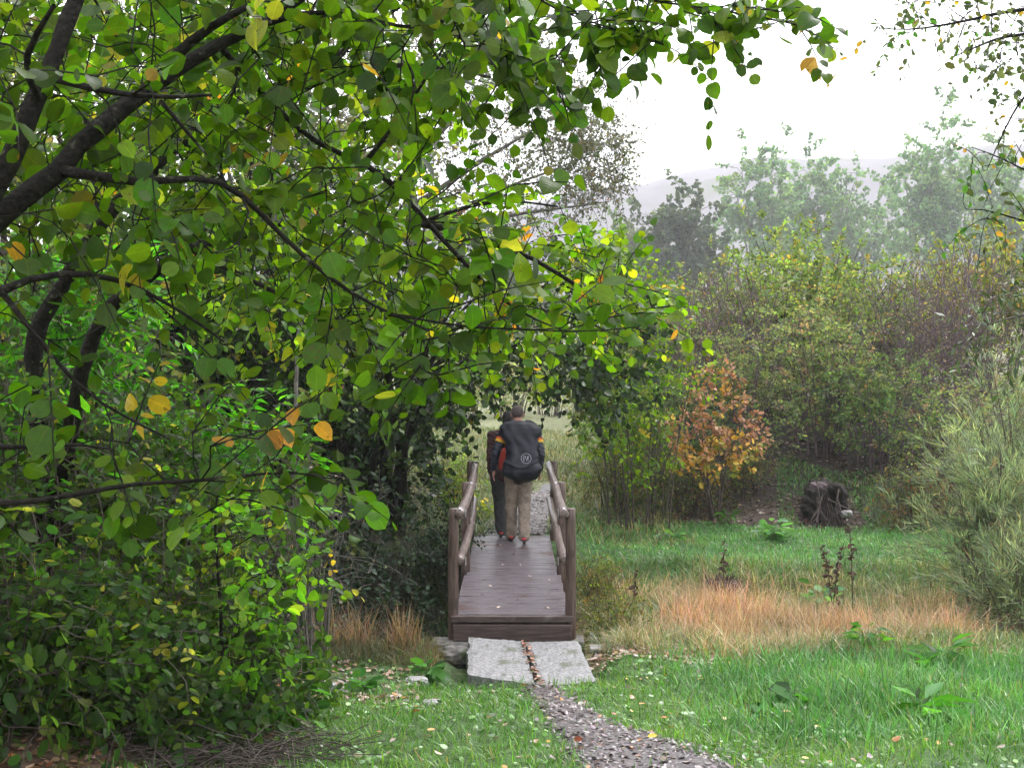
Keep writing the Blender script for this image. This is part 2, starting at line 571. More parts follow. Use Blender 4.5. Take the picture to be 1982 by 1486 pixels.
def foliage(rng, pts, dirs, spec, tubes=None):
    """sprays: for every (pt,dir) a twig of leaves. returns arrays"""
    n = len(pts)
    k = spec.get('n', 8)
    Ls = spec.get('len', .3) * (1 + .3 * rng.normal(size=n)).clip(.4, 1.8)
    d = unit(dirs + spec.get('wild', .5) * rng.normal(size=(n, 3)) + np.array([0, 0, spec.get('rise', 0)]))
    n0 = unit(np.array([0, 0, 1.0]) * spec.get('up', .8) + rng.normal(size=(n, 3)) * spec.get('tilt', .6))
    side = unit(np.cross(d, n0))
    PP, AA, NN, SS, CC = [], [], [], [], []
    base = pick(spec['pal'], n, rng, .15)
    sag = spec.get('sag', .15)
    for j in range(k):
        t = (j + .6) / k if k > 1 else 1.0
        tt = t + .04 * rng.normal(size=n)
        p = pts + d * (Ls * tt)[:, None] - np.array([0, 0, 1.0]) * (sag * Ls * tt ** 2)[:, None]
        s = (1 if j % 2 else -1) if j < k - 1 else 0
        a = unit(d * (spec.get('fw', .55) if s else 1) + side * s * spec.get('sd', .9) + rng.normal(size=(n, 3)) * spec.get('rand', .3) - np.array([0, 0, spec.get('droop', .3)]))
        nm = unit(n0 + rng.normal(size=(n, 3)) * spec.get('ntilt', .5))
        keep = rng.random(n) < spec.get('keep', .92)
        c = np.where(rng.random((n, 1)) < .55, base, pick(spec['pal'], n, rng))
        c = c * (1 + .2 * rng.normal(size=(n, 1))).clip(.5, 1.6)
        size = spec['size'] * (1 + spec.get('sv', .22) * rng.normal(size=n)).clip(.45, 1.6) * (.75 + .35 * math.sin(math.pi * min(1, t * 1.1)))
        PP.append((p + a * (size * .18)[:, None])[keep]); AA.append(a[keep]); NN.append(nm[keep]); SS.append(size[keep]); CC.append(c[keep])
    if tubes is not None and spec.get('twig', True):
        r0 = spec.get('tr', .0025)
        for i in range(n):
            e = pts[i] + d[i] * Ls[i] - np.array([0, 0, sag * Ls[i]])
            m = pts[i] + d[i] * Ls[i] * .5 - np.array([0, 0, sag * Ls[i] * .25])
            tubes.add([pts[i], m, e], [r0 * 1.3, r0, r0 * .5], 3)
    return [np.concatenate(z) for z in (PP, AA, NN, SS, CC)]


def connect(rng, skel, attr, tubes, r_tip=.003, rk=.62, rmax=.03, seg=.35, droop=.04, wig=.06, sides=4, fork=.5):
    """join every attractor to the nearest branch, closest first; returns end directions"""
    pos, rad, dr = [], [], []
    for pl, rr in skel:
        pl = np.asarray(pl, float); rr = np.asarray(rr, float)
        # resample
        seglen = np.linalg.norm(np.diff(pl, axis=0), axis=1); L = np.concatenate([[0], np.cumsum(seglen)])
        m = max(2, int(L[-1] / (seg * .6)))
        s = np.linspace(0, L[-1], m)
        q = np.stack([np.interp(s, L, pl[:, i]) for i in range(3)], 1)
        # soften corners
        for _ in range(2):
            q[1:-1] = .25 * q[:-2] + .5 * q[1:-1] + .25 * q[2:]
        r = np.interp(s, L, rr)
        q[1:-1] += rng.normal(size=(m - 2, 3)) * r[1:-1, None] * .22 * min(1, seg * 2.5)
        r = r * (1 + .10 * min(1, seg * 3) * rng.normal(size=m)).clip(.8, 1.25)
        tubes.add(q, r, 8 if r[0] > .02 else 6)
        pos.append(q); rad.append(r); dr.append(unit(np.gradient(q, axis=0)))
    pos = np.concatenate(pos); rad = np.concatenate(rad); dr = np.concatenate(dr)
    cap = len(pos) + len(attr) * 14
    A = np.zeros((cap, 3)); B = np.zeros(cap); D = np.zeros((cap, 3)); n = len(pos)
    A[:n], B[:n], D[:n] = pos, rad, dr
    d0 = np.array([np.min(np.linalg.norm(pos - a, axis=1)) for a in attr])
    ends = np.zeros((len(attr), 3))
    for i in np.argsort(d0):
        a = attr[i]
        v = a - A[:n]
        d = np.linalg.norm(v, axis=1) + 1e-6
        cosn = (v * D[:n]).sum(1) / d
        j = int(np.argmin(d * (1.35 - fork * cosn)))
        L = d[j]; p0 = A[j]
        m = int(min(9, max(2, round(L / seg)))) + 1
        t = np.linspace(0, 1, m)[:, None]
        c1 = p0 + D[j] * L * .35 + rng.normal(size=3) * L * wig
        c2 = a - unit(v[j]) * L * .3 + np.array([0, 0, droop * L]) + rng.normal(size=3) * L * wig
        q = (1 - t) ** 3 * p0 + 3 * (1 - t) ** 2 * t * c1 + 3 * (1 - t) * t * t * c2 + t ** 3 * a
        if m > 3: q[1:-1] += rng.normal(size=(m - 2, 3)) * L * .012
        r0 = max(r_tip, min(B[j] * rk, rmax, r_tip + L * .012))
        r = np.linspace(r0, r_tip, m)
        tubes.add(q, r, sides if r0 > .006 else 3)
        k = m - 1
        A[n:n + k] = q[1:]; B[n:n + k] = r[1:]; D[n:n + k] = unit(np.gradient(q, axis=0))[1:]
        ends[i] = D[n + k - 1]
        n += k
    return ends


def plant(name, label, cat, base, skel, attr, spec, leafm, barkm, rng, group=None, parts=('trunk', 'foliage'), rz=0,
          world=True, stem_parts=True, color=None, **kw):
    """a thing: Empty at its base > trunk/stems, foliage. coordinates are world when world=True"""
    base = np.asarray(base, float)
    o = base if world else np.zeros(3)
    sk = [(np.asarray(p, float) - o, r) for p, r in skel]
    at = np.asarray(attr, float) - o
    tb = Tubes()
    ends = connect(rng, sk, at, tb, **kw)
    root = empty(name, base, label, cat, group, rz)
    P_, A_, N_, S_, C_ = foliage(rng, at, ends, spec, tb)
    link(parts[0], tb.mesh(parts[0]), M[barkm], root)
    curl = -.5 + 3.4 * rng.random(len(P_))
    f = link(parts[1], leaves_mesh(parts[1], P_, A_, N_, S_, C_, spec.get('tpl', 'oval'), curl, lc=spec.get('lc', False)), M[leafm], root)
    if color is not None: f.color = (*color, 1)
    return root


def blob(rng, n, c, r, shell=.45, lump=.22, zmin=None):
    """points in a lumpy ellipsoid"""
    v = unit(rng.normal(size=(n, 3)))
    ph = rng.random(6) * 6.28
    l = 1 + lump * (np.sin(v[:, 0] * 3 + ph[0]) * np.cos(v[:, 1] * 3.3 + ph[1]) + .7 * np.sin(v[:, 2] * 5 + v[:, 0] * 4 + ph[2]) + .6 * np.sin(v[:, 1] * 7 + ph[3]) * np.sin(v[:, 2] * 6 + ph[4]))
    rr = rng.random(n) ** shell
    p = np.asarray(c) + v * (rr * l)[:, None] * np.asarray(r)
    if zmin is not None:
        p[:, 2] = np.where(p[:, 2] < zmin, zmin + rng.random(n) * .25, p[:, 2])
    return p


def stems(rng, k, base_r, spread, h, r0, lean=(0, 0)):
    out = []
    for i in range(k):
        a = rng.random() * 6.28
        b = np.array([math.cos(a), math.sin(a), 0]) * base_r * rng.random() ** .5
        e = np.array([math.cos(a + .5 * rng.normal()), math.sin(a + .5 * rng.normal()), 0]) * spread * rng.random() ** .6
        hh = h * (.6 + .4 * rng.random())
        pts = [b + np.array([0, 0, -.1]), b + e * .12 + np.array([0, 0, hh * .3]), b + e * .45 + np.array([lean[0] * .4, lean[1] * .4, hh * .65]),
               b + e + np.array([lean[0], lean[1], hh])]
        out.append((np.array(pts), [r0, r0 * .8, r0 * .5, r0 * .25]))
    return out


def region(rng, rects):
    """sample attractors: rects of (x0,x1,y0,y1,Y0,Y1,n) in photo pixels and metres"""
    out = []
    for x0, x1, y0, y1, a, b, n in rects:
        for _ in range(n):
            out.append(P(x0 + (x1 - x0) * rng.random(), y0 + (y1 - y0) * rng.random(), a + (b - a) * rng.random()))
    return np.array(out)


def poly_region(rng, poly, Y0, Y1, n):
    poly = np.array(poly, float)
    lo, hi = poly.min(0), poly.max(0)
    out = []
    while len(out) < n:
        x, y = lo + (hi - lo) * rng.random(2)
        ins = False
        j = len(poly) - 1
        for i in range(len(poly)):
            if (poly[i, 1] > y) != (poly[j, 1] > y) and x < (poly[j, 0] - poly[i, 0]) * (y - poly[i, 1]) / (poly[j, 1] - poly[i, 1]) + poly[i, 0]:
                ins = not ins
            j = i
        if ins:
            out.append(P(x, y, Y0 + (Y1 - Y0) * rng.random()))
    return np.array(out)


def pl(pts):
    return np.array([P(*p) for p in pts])


# ---- palettes (leaf albedo, weight)
G_HAZEL = [(.032, .076, .003, 5), (.048, .104, .003, 4), (.085, .145, .004, 2.2), (.20, .21, .02, .3), (.36, .22, .03, .09)]
G_YELL = [(.072, .145, .003, 4), (.11, .19, .004, 3.4), (.20, .29, .015, 1.8), (.40, .34, .02, .45), (.50, .20, .02, .22), (.05, .12, .01, 2)]
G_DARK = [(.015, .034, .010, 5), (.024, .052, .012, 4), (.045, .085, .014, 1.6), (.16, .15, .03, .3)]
G_ELDER = [(.05, .20, .010, 5), (.075, .26, .012, 3), (.04, .13, .012, 2), (.16, .25, .02, .5)]
G_GREY = [(.13, .15, .08, 4), (.17, .18, .10, 3), (.18, .15, .07, 1.2), (.07, .09, .05, 2), (.25, .15, .06, .5)]
G_OLIVE = [(.115, .18, .045, 4), (.16, .23, .055, 3), (.25, .25, .08, 1.2), (.075, .10, .03, 2), (.30, .20, .05, .5)]
G_POP = [(.09, .16, .09, 4), (.12, .20, .11, 3), (.16, .23, .11, 1)]  # poplar greens lightened in colour to add aerial haze

# ================================================================== NEAR HAZEL (over the left half, large leaves)
rng = np.random.default_rng(11)
tb0 = np.array([-2.62, 4.3, Hf(-2.62, 4.3)])
fork = P(-330, 760, 4.3)
skel = [
    (np.vstack([[tb0 - [0, 0, .15]], [tb0 + [.05, 0, .5]], [fork], pl([(-120, 520, 4.2), (-30, 420, 4.2), (20, 300, 4.2), (90, 150, 4.25), (135, 40, 4.3), (200, -180, 4.4), (320, -420, 4.6)])]),
     [.11, .09, .07, .055, .042, .036, .032, .028, .022, .015]),
    (pl([(-120, 520, 4.2), (-20, 430, 4.3), (60, 375, 4.35), (110, 330, 4.4), (200, 235, 4.5), (300, 165, 4.6), (420, 85, 4.7), (520, 45, 4.8), (640, -40, 4.9), (800, -160, 5.0)]),
     [.05, .044, .040, .040, .034, .030, .024, .017, .012, .008]),
    (pl([(290, 165, 4.6), (350, 85, 4.6), (410, 50, 4.5), (480, 15, 4.4), (600, -60, 4.3)]), [.024, .02, .015, .012, .007]),
    (pl([(75, 190, 4.2), (20, 115, 4.0), (90, 60, 3.9), (105, 10, 3.9)]), [.014, .012, .010, .008]),
    (pl([(118, 330, 4.4), (161, 336, 4.35), (242, 357, 4.3), (333, 350, 4.25), (404, 340, 4.3), (434, 333, 4.35), (471, 380, 4.4), (525, 434, 4.5), (586, 498, 4.55), (690, 580, 4.6), (750, 605, 4.6), (830, 640, 4.6)]),
     [.024, .017, .014, .012, .011, .0105, .0100, .009, .008, .0065, .005, .004]),
    (pl([(100, 150, 4.2), (200, 178, 4.2), (265, 197, 4.2), (320, 192, 4.2), (410, 184, 4.2)]), [.014, .011, .008, .008, .005]),
    (pl([(310, 195, 4.2), (352, 248, 4.25), (400, 300, 4.3)]), [.008, .006, .004]),
    (pl([(520, 45, 4.8), (600, 10, 4.8), (660, 13, 4.8), (727, 47, 4.8), (810, 64, 4.8), (900, 60, 4.8)]), [.012, .010, .009, .007, .006, .004]),
    (pl([(640, -40, 4.9), (760, -60, 5.0), (815, 0, 5.0), (902, 91, 5.0), (963, 128, 5.0), (1090, 150, 5.0)]), [.010, .009, .008, .0065, .005, .003]),
    (pl([(420, 85, 4.7), (480, 150, 4.8), (560, 240, 4.9), (640, 300, 5.0), (711, 309, 5.0), (761, 350, 5.0), (801, 404, 5.0), (862, 471, 5.0), (923, 533, 5.0), (983, 597, 5.05), (1003, 607, 5.1), (1090, 640, 5.1)]),
     [.012, .011, .010, .010, .012, .0115, .0105, .009, .0075, .006, .005, .003]),
    (pl([(711, 309, 5.0), (737, 300, 5.0), (750, 270, 5.0), (771, 232, 5.0), (818, 165, 5.0), (855, 108, 5.0), (890, 30, 5.0)]), [.010, .009, .008, .0075, .006, .005, .003]),
    (pl([(750, 610, 4.6), (833, 615, 4.6), (873, 635, 4.5), (950, 640, 4.5), (1033, 630, 4.5), (1100, 650, 4.5), (1230, 633, 4.5)]), [.005, .005, .005, .0045, .004, .0035, .002]),
    (pl([(800, -160, 5.0), (960, -90, 5.2), (1050, -50, 5.3), (1200, -8, 5.4), (1350, 15, 5.5), (1480, 32, 5.5), (1545, 50, 5.5)]), [.008, .008, .007, .006, .005, .004, .002]),
    (pl([(960, -90, 5.2), (1020, 0, 5.2), (1100, 30, 5.2), (1200, 60, 5.2), (1285, 88, 5.2)]), [.006, .005, .004, .003, .002]),
    # low branches, lower left
    (np.vstack([[fork], pl([(-150, 640, 4.1), (0, 560, 4.0), (100, 520, 4.0), (175, 527, 4.1), (236, 544, 4.2), (286, 554, 4.3), (296, 577, 4.3), (354, 604, 4.4), (404, 635, 4.5), (434, 662, 4.5)])]),
     [.03, .02, .013, .011, .010, .009, .009, .007, .006, .005, .003]),
    (np.vstack([[tb0 + [.04, 0, .9]], pl([(-150, 960, 3.9), (0, 981, 3.8), (64, 970, 3.8), (115, 963, 3.8), (192, 951, 3.9), (236, 934, 3.9), (303, 929, 4.0), (347, 938, 4.0), (448, 924, 4.0), (498, 918, 4.0), (556, 900, 4.0), (640, 925, 4.0)])]),
     [.022, .012, .009, .008, .008, .007, .007, .006, .006, .005, .004, .003, .002]),
    (np.vstack([[fork], pl([(-120, 850, 3.8), (0, 877, 3.7), (70, 858, 3.7), (150, 850, 3.8), (220, 870, 3.9)])]), [.02, .012, .008, .006, .004, .003]),
    (pl([(0, 560, 4.0), (60, 640, 4.0), (150, 760, 4.1), (240, 810, 4.2), (330, 850, 4.2)]), [.010, .008, .006, .004, .003]),
]
at = np.concatenate([
    region(rng, [(-120, 560, -120, 400, 4.5, 6.2, 260), (-120, 560, -60, 400, 3.9, 4.4, 16), (-100, 480, 360, 520, 4.1, 5.6, 38),
                 (500, 1000, -90, 160, 4.4, 5.8, 125), (940, 1090, 60, 190, 4.6, 5.4, 20), (560, 860, 130, 400, 4.6, 5.8, 24),
                 (480, 1010, 340, 580, 4.3, 5.5, 38), (600, 1230, 580, 660, 4.2, 5.2, 30), (740, 850, 670, 740, 4.3, 4.8, 6),
                 (-60, 420, 560, 800, 3.9, 5.0, 9), (-60, 540, 830, 985, 3.8, 4.7, 22), (560, 680, 900, 930, 3.9, 4.1, 3)]),
    poly_region(rng, [(1020, -60), (1540, 20), (1530, 55), (1380, 50), (1260, 15), (1290, 90), (1180, 70), (1000, 10)], 5.2, 5.6, 26),
    pl([(x_, 12 + (x_ - 1300) * .14 + 12 * math.sin(x_), 5.45) for x_ in range(1210, 1550, 16)]),
    pl([(x_, 25 + (x_ - 1100) * .3 + 10 * math.sin(x_), 5.2) for x_ in range(1090, 1290, 14)])])
spec = dict(n=11, len=.31, size=.055, sv=.42, tpl='hazel', pal=G_HAZEL, up=1.1, tilt=.6, ntilt=.55, droop=.35, rand=.35, lc=True, tr=.003, keep=.9)
plant('hazel_tree', 'big leafy hazel with dark lichened limbs and large round leaves overhanging from the left foreground', 'tree',
      tb0, skel, at, spec, 'leaf_near', 'bark', rng, r_tip=.003, rmax=.008, seg=.16, droop=.08)

# ================================================================== SECOND HAZEL (yellow-green, further back)
rng = np.random.default_rng(12)
b2 = np.array([-3.2, 8.6, Hf(-3.2, 8.6)])
skel = [
    (np.vstack([[b2 - [0, 0, .15]], [b2 + [.1, 0, .8]], pl([(60, 650, 8.4), (200, 420, 8.2), (380, 250, 8.0), (600, 160, 7.8), (800, 120, 7.5), (950, 150, 7.3)])]), [.09, .08, .06, .045, .035, .025, .015, .008]),
    (np.vstack([[b2 + [.1, 0, .8]], pl([(180, 620, 8), (360, 480, 7.7), (600, 420, 7.4), (820, 430, 7.2), (1000, 480, 7.0), (1130, 560, 6.8), (1240, 640, 6.8)])]), [.07, .045, .035, .026, .02, .014, .009, .005]),
    (pl([(360, 480, 7.7), (520, 560, 7.6), (680, 640, 7.5), (800, 720, 7.4)]), [.02, .014, .009, .005]),
    (pl([(600, 160, 7.8), (700, 60, 7.6), (860, -40, 7.4)]), [.02, .014, .009]),
    (pl([(820, 430, 7.2), (950, 380, 7.0), (1080, 400, 6.9)]), [.014, .01, .005]),
    (pl([(200, 420, 8.2), (160, 200, 8.4), (220, -20, 8.6)]), [.04, .025, .015]),
]
at = np.concatenate([
    region(rng, [(560, 960, 330, 480, 6.4, 8.4, 90), (420, 1200, 450, 620, 6.2, 8.2, 150), (560, 1150, 600, 670, 6.2, 8, 44), (860, 960, -40, 200, 6.8, 8, 18),
                 (380, 760, -60, 300, 7, 8.6, 46), (0, 560, -60, 400, 7.2, 9, 140), (330, 620, 430, 620, 7.2, 8.8, 48), (640, 880, 680, 740, 6.8, 7.6, 12)]),
    poly_region(rng, [(1050, 480), (1110, 430), (1180, 500), (1260, 600), (1240, 650), (1100, 640)], 6.2, 7.4, 26)])
spec = dict(n=12, len=.32, size=.048, sv=.3, tpl='hazel', pal=G_YELL, up=.7, tilt=.7, ntilt=.6, droop=.3, rand=.4, tr=.003, keep=.92)
plant('hazel_tree', 'yellow-green hazel with orange-tinged leaves behind the large-leaved branches', 'tree',
      b2, skel, at, spec, 'leaf', 'bark', rng, r_tip=.0022, rmax=.009, seg=.22, droop=.08)

# ================================================================== TREE ARCHING OVER THE FAR END OF THE BRIDGE
rng = np.random.default_rng(13)
b3 = np.array([-2.05, 18.3, Hf(-2.05, 18.3)])
skel = []
for i in range(16):
    x0 = b3[0] + rng.uniform(-.85, .55); y0 = b3[1] + rng.uniform(-.8, .6)
    tx = rng.uniform(560, 980); ty = rng.uniform(520, 700)
    e = P(tx, ty, 18 + rng.uniform(-1.2, 1))
    bb = np.array([x0, y0, Hf(x0, y0) - .1])
    m = bb * .6 + e * .4; m[2] += .2; m[0] = bb[0] * .8 + e[0] * .2
    skel.append((np.array([bb, bb * .8 + m * .2 + [0, 0, .1], m, (m + e) / 2 + [0, 0, .15], e]), [.055, .05, .04, .025, .012]))
skel.append((np.array([b3 + [.3, 0, -.1], b3 + [.5, 0, 1.2], P(830, 760, 18), P(900, 690, 18), P(1000, 660, 17.6), P(1120, 690, 17.2), P(1230, 740, 17)]), [.07, .06, .045, .035, .025, .015, .008]))
skel.append((pl([(900, 690, 18), (960, 600, 17.5), (1060, 540, 17), (1180, 560, 17)]), [.03, .022, .014, .008]))
at = np.concatenate([
    poly_region(rng, [(560, 560), (760, 500), (1000, 470), (1200, 520), (1290, 640), (1260, 760), (1170, 800), (1120, 780), (1060, 760), (1000, 735), (940, 760), (905, 800), (880, 850), (850, 900), (800, 860), (700, 820), (600, 820)], 15.6, 19.5, 560),
    poly_region(rng, [(600, 800), (880, 800), (850, 905), (840, 960), (780, 1000), (640, 1000)], 17.0, 19.4, 150),
    poly_region(rng, [(880, 680), (1190, 680), (1170, 790), (1110, 765), (1060, 740), (1000, 722), (940, 745), (890, 800)], 16, 18.6, 130)])
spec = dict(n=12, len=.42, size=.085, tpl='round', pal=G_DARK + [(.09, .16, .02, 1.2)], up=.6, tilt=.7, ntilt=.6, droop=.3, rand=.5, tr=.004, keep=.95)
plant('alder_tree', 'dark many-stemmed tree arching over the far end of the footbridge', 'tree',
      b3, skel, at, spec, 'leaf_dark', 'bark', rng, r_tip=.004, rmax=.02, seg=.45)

# ================================================================== PALE HALF-BARE TREE AGAINST THE SKY
rng = np.random.default_rng(14)
b4 = np.array([-1.9, 27.0, Hf(-1.9, 27)])
skel = [(np.vstack([[b4 - [0, 0, .2]], [b4 + [0, 0, 1.5]], pl([(800, 480, 27), (790, 300, 27), (770, 150, 27), (760, 20, 27)])]), [.22, .18, .15, .11, .07, .03])]
for (sx, sy), (mx, my), (ex, ey) in [((800, 470), (930, 380), (1150, 300)), ((795, 400), (950, 300), (1120, 200)), ((790, 330), (900, 200), (1050, 110)), ((780, 200), (850, 110), (930, 40)),
                           ((800, 470), (960, 420), (1180, 390)), ((800, 450), (690, 330), (560, 260)), ((790, 300), (700, 180), (600, 110)), ((780, 200), (700, 110), (660, 30))]:
    yv = 27 + rng.uniform(-1.5, 1.5)
    skel.append((pl([(sx, sy, 27), (mx, my, (27 + yv) / 2), (ex, ey, yv)]), [.07, .04, .012]))
at = np.concatenate([
    poly_region(rng, [(560, 60), (720, -20), (930, 20), (1070, 90), (1150, 180), (1190, 215), (1215, 300), (1205, 370), (1150, 415), (1050, 430), (800, 470), (560, 420), (480, 230)], 24.6, 29.2, 1500),
    poly_region(rng, [(1060, 180), (1180, 220), (1215, 300), (1205, 370), (1130, 405), (1060, 330)], 25.2, 28.6, 260)])
spec = dict(n=17, len=.7, size=.062, tpl='tiny', pal=G_GREY, up=.3, tilt=1, ntilt=1, droop=.1, rand=.8, tr=.006, keep=.85, wild=.6)
plant('willow_tree', 'pale half-bare tree with fine grey twigs standing against the white sky', 'tree',
      b4, skel, at, spec, 'leaf_dry', 'bark_grey', rng, r_tip=.005, rmax=.035, seg=.8, sides=3)

# ================================================================== BACKGROUND TREES, LEFT
back = [  # x px, Y, height, radius, palette, label
    (-160, 20, 12.0, 3.4, G_GREY, 'pale grey-green tree at the far left behind the hazel limbs', 'bark_grey'),
    (210, 22, 13.0, 3.2, G_OLIVE, 'tall olive tree behind the forked hazel limbs', 'bark_brown'),
    (540, 23, 9.0, 2.6, G_GREY, 'greyish tree filling the gap left of the arching tree', 'bark_grey'),
    (400, 27, 15.0, 3.6, G_GREY, 'tallest pale tree far behind the hazel canopy', 'bark_grey'),
    (60, 15.5, 7.6, 2.2, G_OLIVE, 'bushy olive-green tree at the left edge behind the elders', 'bark_brown'),
    (400, 16.5, 6.2, 1.9, G_DARK, 'dark green tree behind the second elder bush', 'bark'),
]
for i, (px, Yv, h, r, pal, lab, bk) in enumerate(back):
    rng = np.random.default_rng(40 + i)
    x = (px - 991) / F * Yv
    z = Hf(x, Yv)
    at = blob(rng, 520, (0, 0, h * .56), (r, r * .8, h * .5), .5, .25, zmin=.5)
    sp = dict(n=16, len=.6, size=.11, tpl='oval', pal=pal, up=.5, tilt=.8, ntilt=.8, droop=.2, rand=.6, tr=.005)
    plant('broadleaf_tree', lab, 'tree', (x, Yv, z), stems(rng, 5, .3, r * .6, h * .85, .08), at, sp, 'leaf', bk, rng, world=False, r_tip=.005, rmax=.03, seg=.6, sides=3)

# unseen trees added left of and behind the viewpoint to shade the left half
bt = [o_ for o_ in COL.objects if o_.get('label') == 'tall olive tree behind the forked hazel limbs'][0]
dup(bt, (-6.6, 4.6, Hf(-6.6, 4.6)), 1.0, (1, 1, .85), 'unseen tall shade tree beside the path left of the view')
dup(bt, (-4.6, -1.6, Hf(-4.6, -1.6)), 2.0, (1, 1, .9), 'unseen tall shade tree behind the viewpoint on the left')
dup(bt, (-6.9, 9.6, Hf(-6.9, 9.6)), 3.0, (.9, .9, .75), 'unseen tall shade tree beside the stream left of the view')

# ================================================================== ELDERS (bright green, pinnate leaves)
eld = [  # px of crown centre, Y, crown px half width/height, crown centre py, n
    (140, 620, 9.8, 190, 160, 260, 'bright green elder with pinnate leaves at the left behind hazel leaves'),
    (420, 880, 10.6, 200, 110, 190, 'low bright green elder beside the dark thicket'),
    (60, 860, 8.6, 150, 170, 70, 'shaded green elder at the left edge below the brighter one'),
]
for i, (cx_, cy_, Yv, hw, hh, n, lab) in enumerate(eld):
    rng = np.random.default_rng(60 + i)
    c = P(cx_, cy_, Yv)
    bx = c[0]; bz = Hf(bx, Yv)
    k = Yv / F
    at = blob(rng, n, (0, 0, c[2] - bz), (hw * k, .7, hh * k), .5, .25)
    sp = dict(n=9, len=.34, size=.115, tpl='lance', pal=G_ELDER, up=1, tilt=.35, ntilt=.3, droop=.25, rand=.15, tr=.003, sag=.3, wild=.5)
    plant('elder_bush', lab, 'bush', (bx, Yv, bz), stems(rng, 7, .3, hw * k * .8, (c[2] - bz) * 1.1, .022), at, sp, 'leaf', 'bark_brown', rng, world=False,
          r_tip=.004, rmax=.014, seg=.3, parts=('stems', 'foliage'), group='elder bushes on the left')


# ================================================================== BUSH PROTOTYPES AND PLACES
def bush_proto(seed, label, loc, h, r, n, spec, leafm, bark, ns=12, r0=.018, shell=.5, lump=.25, hc=.55, zmin=.12, color=None, group=None, name='bush', **kw):
    rng = np.random.default_rng(seed)
    at = blob(rng, n, (0, 0, h * hc), (r, r, h * (1 - hc) * 1.05), shell, lump, zmin=zmin)
    kw.setdefault('r_tip', .003); kw.setdefault('rmax', .012); kw.setdefault('seg', .3); kw.setdefault('sides', 3)
    return plant(name, label, 'bush', loc, stems(rng, ns, r * .35, r * .75, h * .95, r0), at, spec, leafm, bark, rng, world=False,
                 parts=('stems', 'foliage'), color=color, group=group, **kw)


def at_px(px, Yv, dz=0):
    x = (px - 991) / F * Yv
    return (x, Yv, Hf(x, Yv) + dz)


# --- left: shaded thicket in front
rg = np.random.default_rng(5)
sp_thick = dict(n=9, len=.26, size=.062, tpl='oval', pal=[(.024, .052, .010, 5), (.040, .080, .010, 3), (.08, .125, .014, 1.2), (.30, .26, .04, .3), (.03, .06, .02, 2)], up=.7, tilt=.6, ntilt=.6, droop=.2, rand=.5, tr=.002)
thA = bush_proto(70, 'shaded green thicket with thin upright stems at the left edge', at_px(130, 8.6), 2.1, .95, 330, sp_thick, 'leaf', 'bark_brown', ns=14, r0=.009, rmax=.006, hc=.5, group='thicket bushes on the left')
thB = bush_proto(71, 'brighter leafy bush beside the litter-strewn bank on the left', at_px(455, 8.9), 1.7, .50, 120, dict(sp_thick, pal=[(.05, .11, .015, 4), (.08, .155, .015, 3), (.16, .20, .02, 1.3), (.4, .34, .05, .3), (.04, .09, .02, 1)]),
                 'leaf', 'bark_brown', ns=9, r0=.007, rmax=.005, hc=.5, group='thicket bushes on the left')
G = 'thicket bushes on the left'
dup(thA, at_px(-60, 8.0), 1.3, 1.0, 'dark thicket cut by the left edge of the view', G)
dup(thA, at_px(330, 9.5), 2.4, (1.0, 1.0, 1.05), 'dense stemmy bush between the left thicket and the sapling', G)
dup(thA, at_px(120, 10.8), 4.0, (1.2, 1.2, 1.25), 'taller shaded bush behind the left thicket', G, (.9, .85, .8))
dup(thA, at_px(410, 11.4), 5.0, (1.15, 1.1, 1.05), 'brown-green bush behind the low elder', G, (1.2, .9, .9))
dup(thB, at_px(230, 7.7), 2.0, (1.1, 1.1, .75), 'low leafy bush on the left bank in front of the thicket', G, (.8, .9, .9))
dup(thB, at_px(20, 7.3), 3.0, (1.2, 1.2, .75), 'low broad bush in the bottom left corner', G, (.7, .85, .9))

brA = bush_proto(75, 'low bramble patch spreading over the litter in the bottom left', at_px(250, 7.6), .55, .62, 130, dict(sp_thick, size=.07, len=.22, pal=[(.028, .066, .014, 4), (.045, .095, .016, 3), (.08, .13, .02, 1)]), 'leaf', 'bark_brown', ns=9, r0=.005, hc=.4, zmin=.05, group='brambles on the left bank')
for px, Yv, rz, sc, lab in [(60, 7.3, 1, (1.1, 1.1, 1.2), 'low bramble at the left edge of the litter'), (400, 8.1, 2, (1, 1, 1), 'low bramble at the foot of the lime-leaved sapling'), (520, 8.9, 3, (.8, .8, 1.1), 'small bramble right of the sapling'),
                            (140, 7.9, 4, (1.2, 1.1, 1.5), 'taller bramble behind the patch in the bottom left'), (330, 8.6, 5, (1.2, 1.1, 1.4), 'bramble under the stemmy bush'), (-60, 6.9, 2, (1, 1, 1.3), 'bramble cut by the left edge')]:
    dup(brA, at_px(px, Yv), rz, sc, lab, 'brambles on the left bank')

# grey dead-twig tangle
sp_dead = dict(n=4, len=.35, size=.035, tpl='oval', pal=[(.16, .13, .09, 3), (.12, .15, .05, 2)], up=.3, tilt=1, wild=.8, keep=.5, tr=.0025)
for i, (px, Yv, h, r, lab) in enumerate([(600, 11.2, 1.75, .45, 'grey tangle of bare twigs left of the dark hollow'), (470, 12.4, 2.3, .6, 'tall tangle of bare grey twigs behind the low elder')]):
    bush_proto(80 + i, lab, at_px(px, Yv), h, r, 130, sp_dead, 'leaf_dry', 'bark_grey', ns=16, r0=.010, r_tip=.0025, rmax=.006, name='dead_bush', group='bare twig tangles')

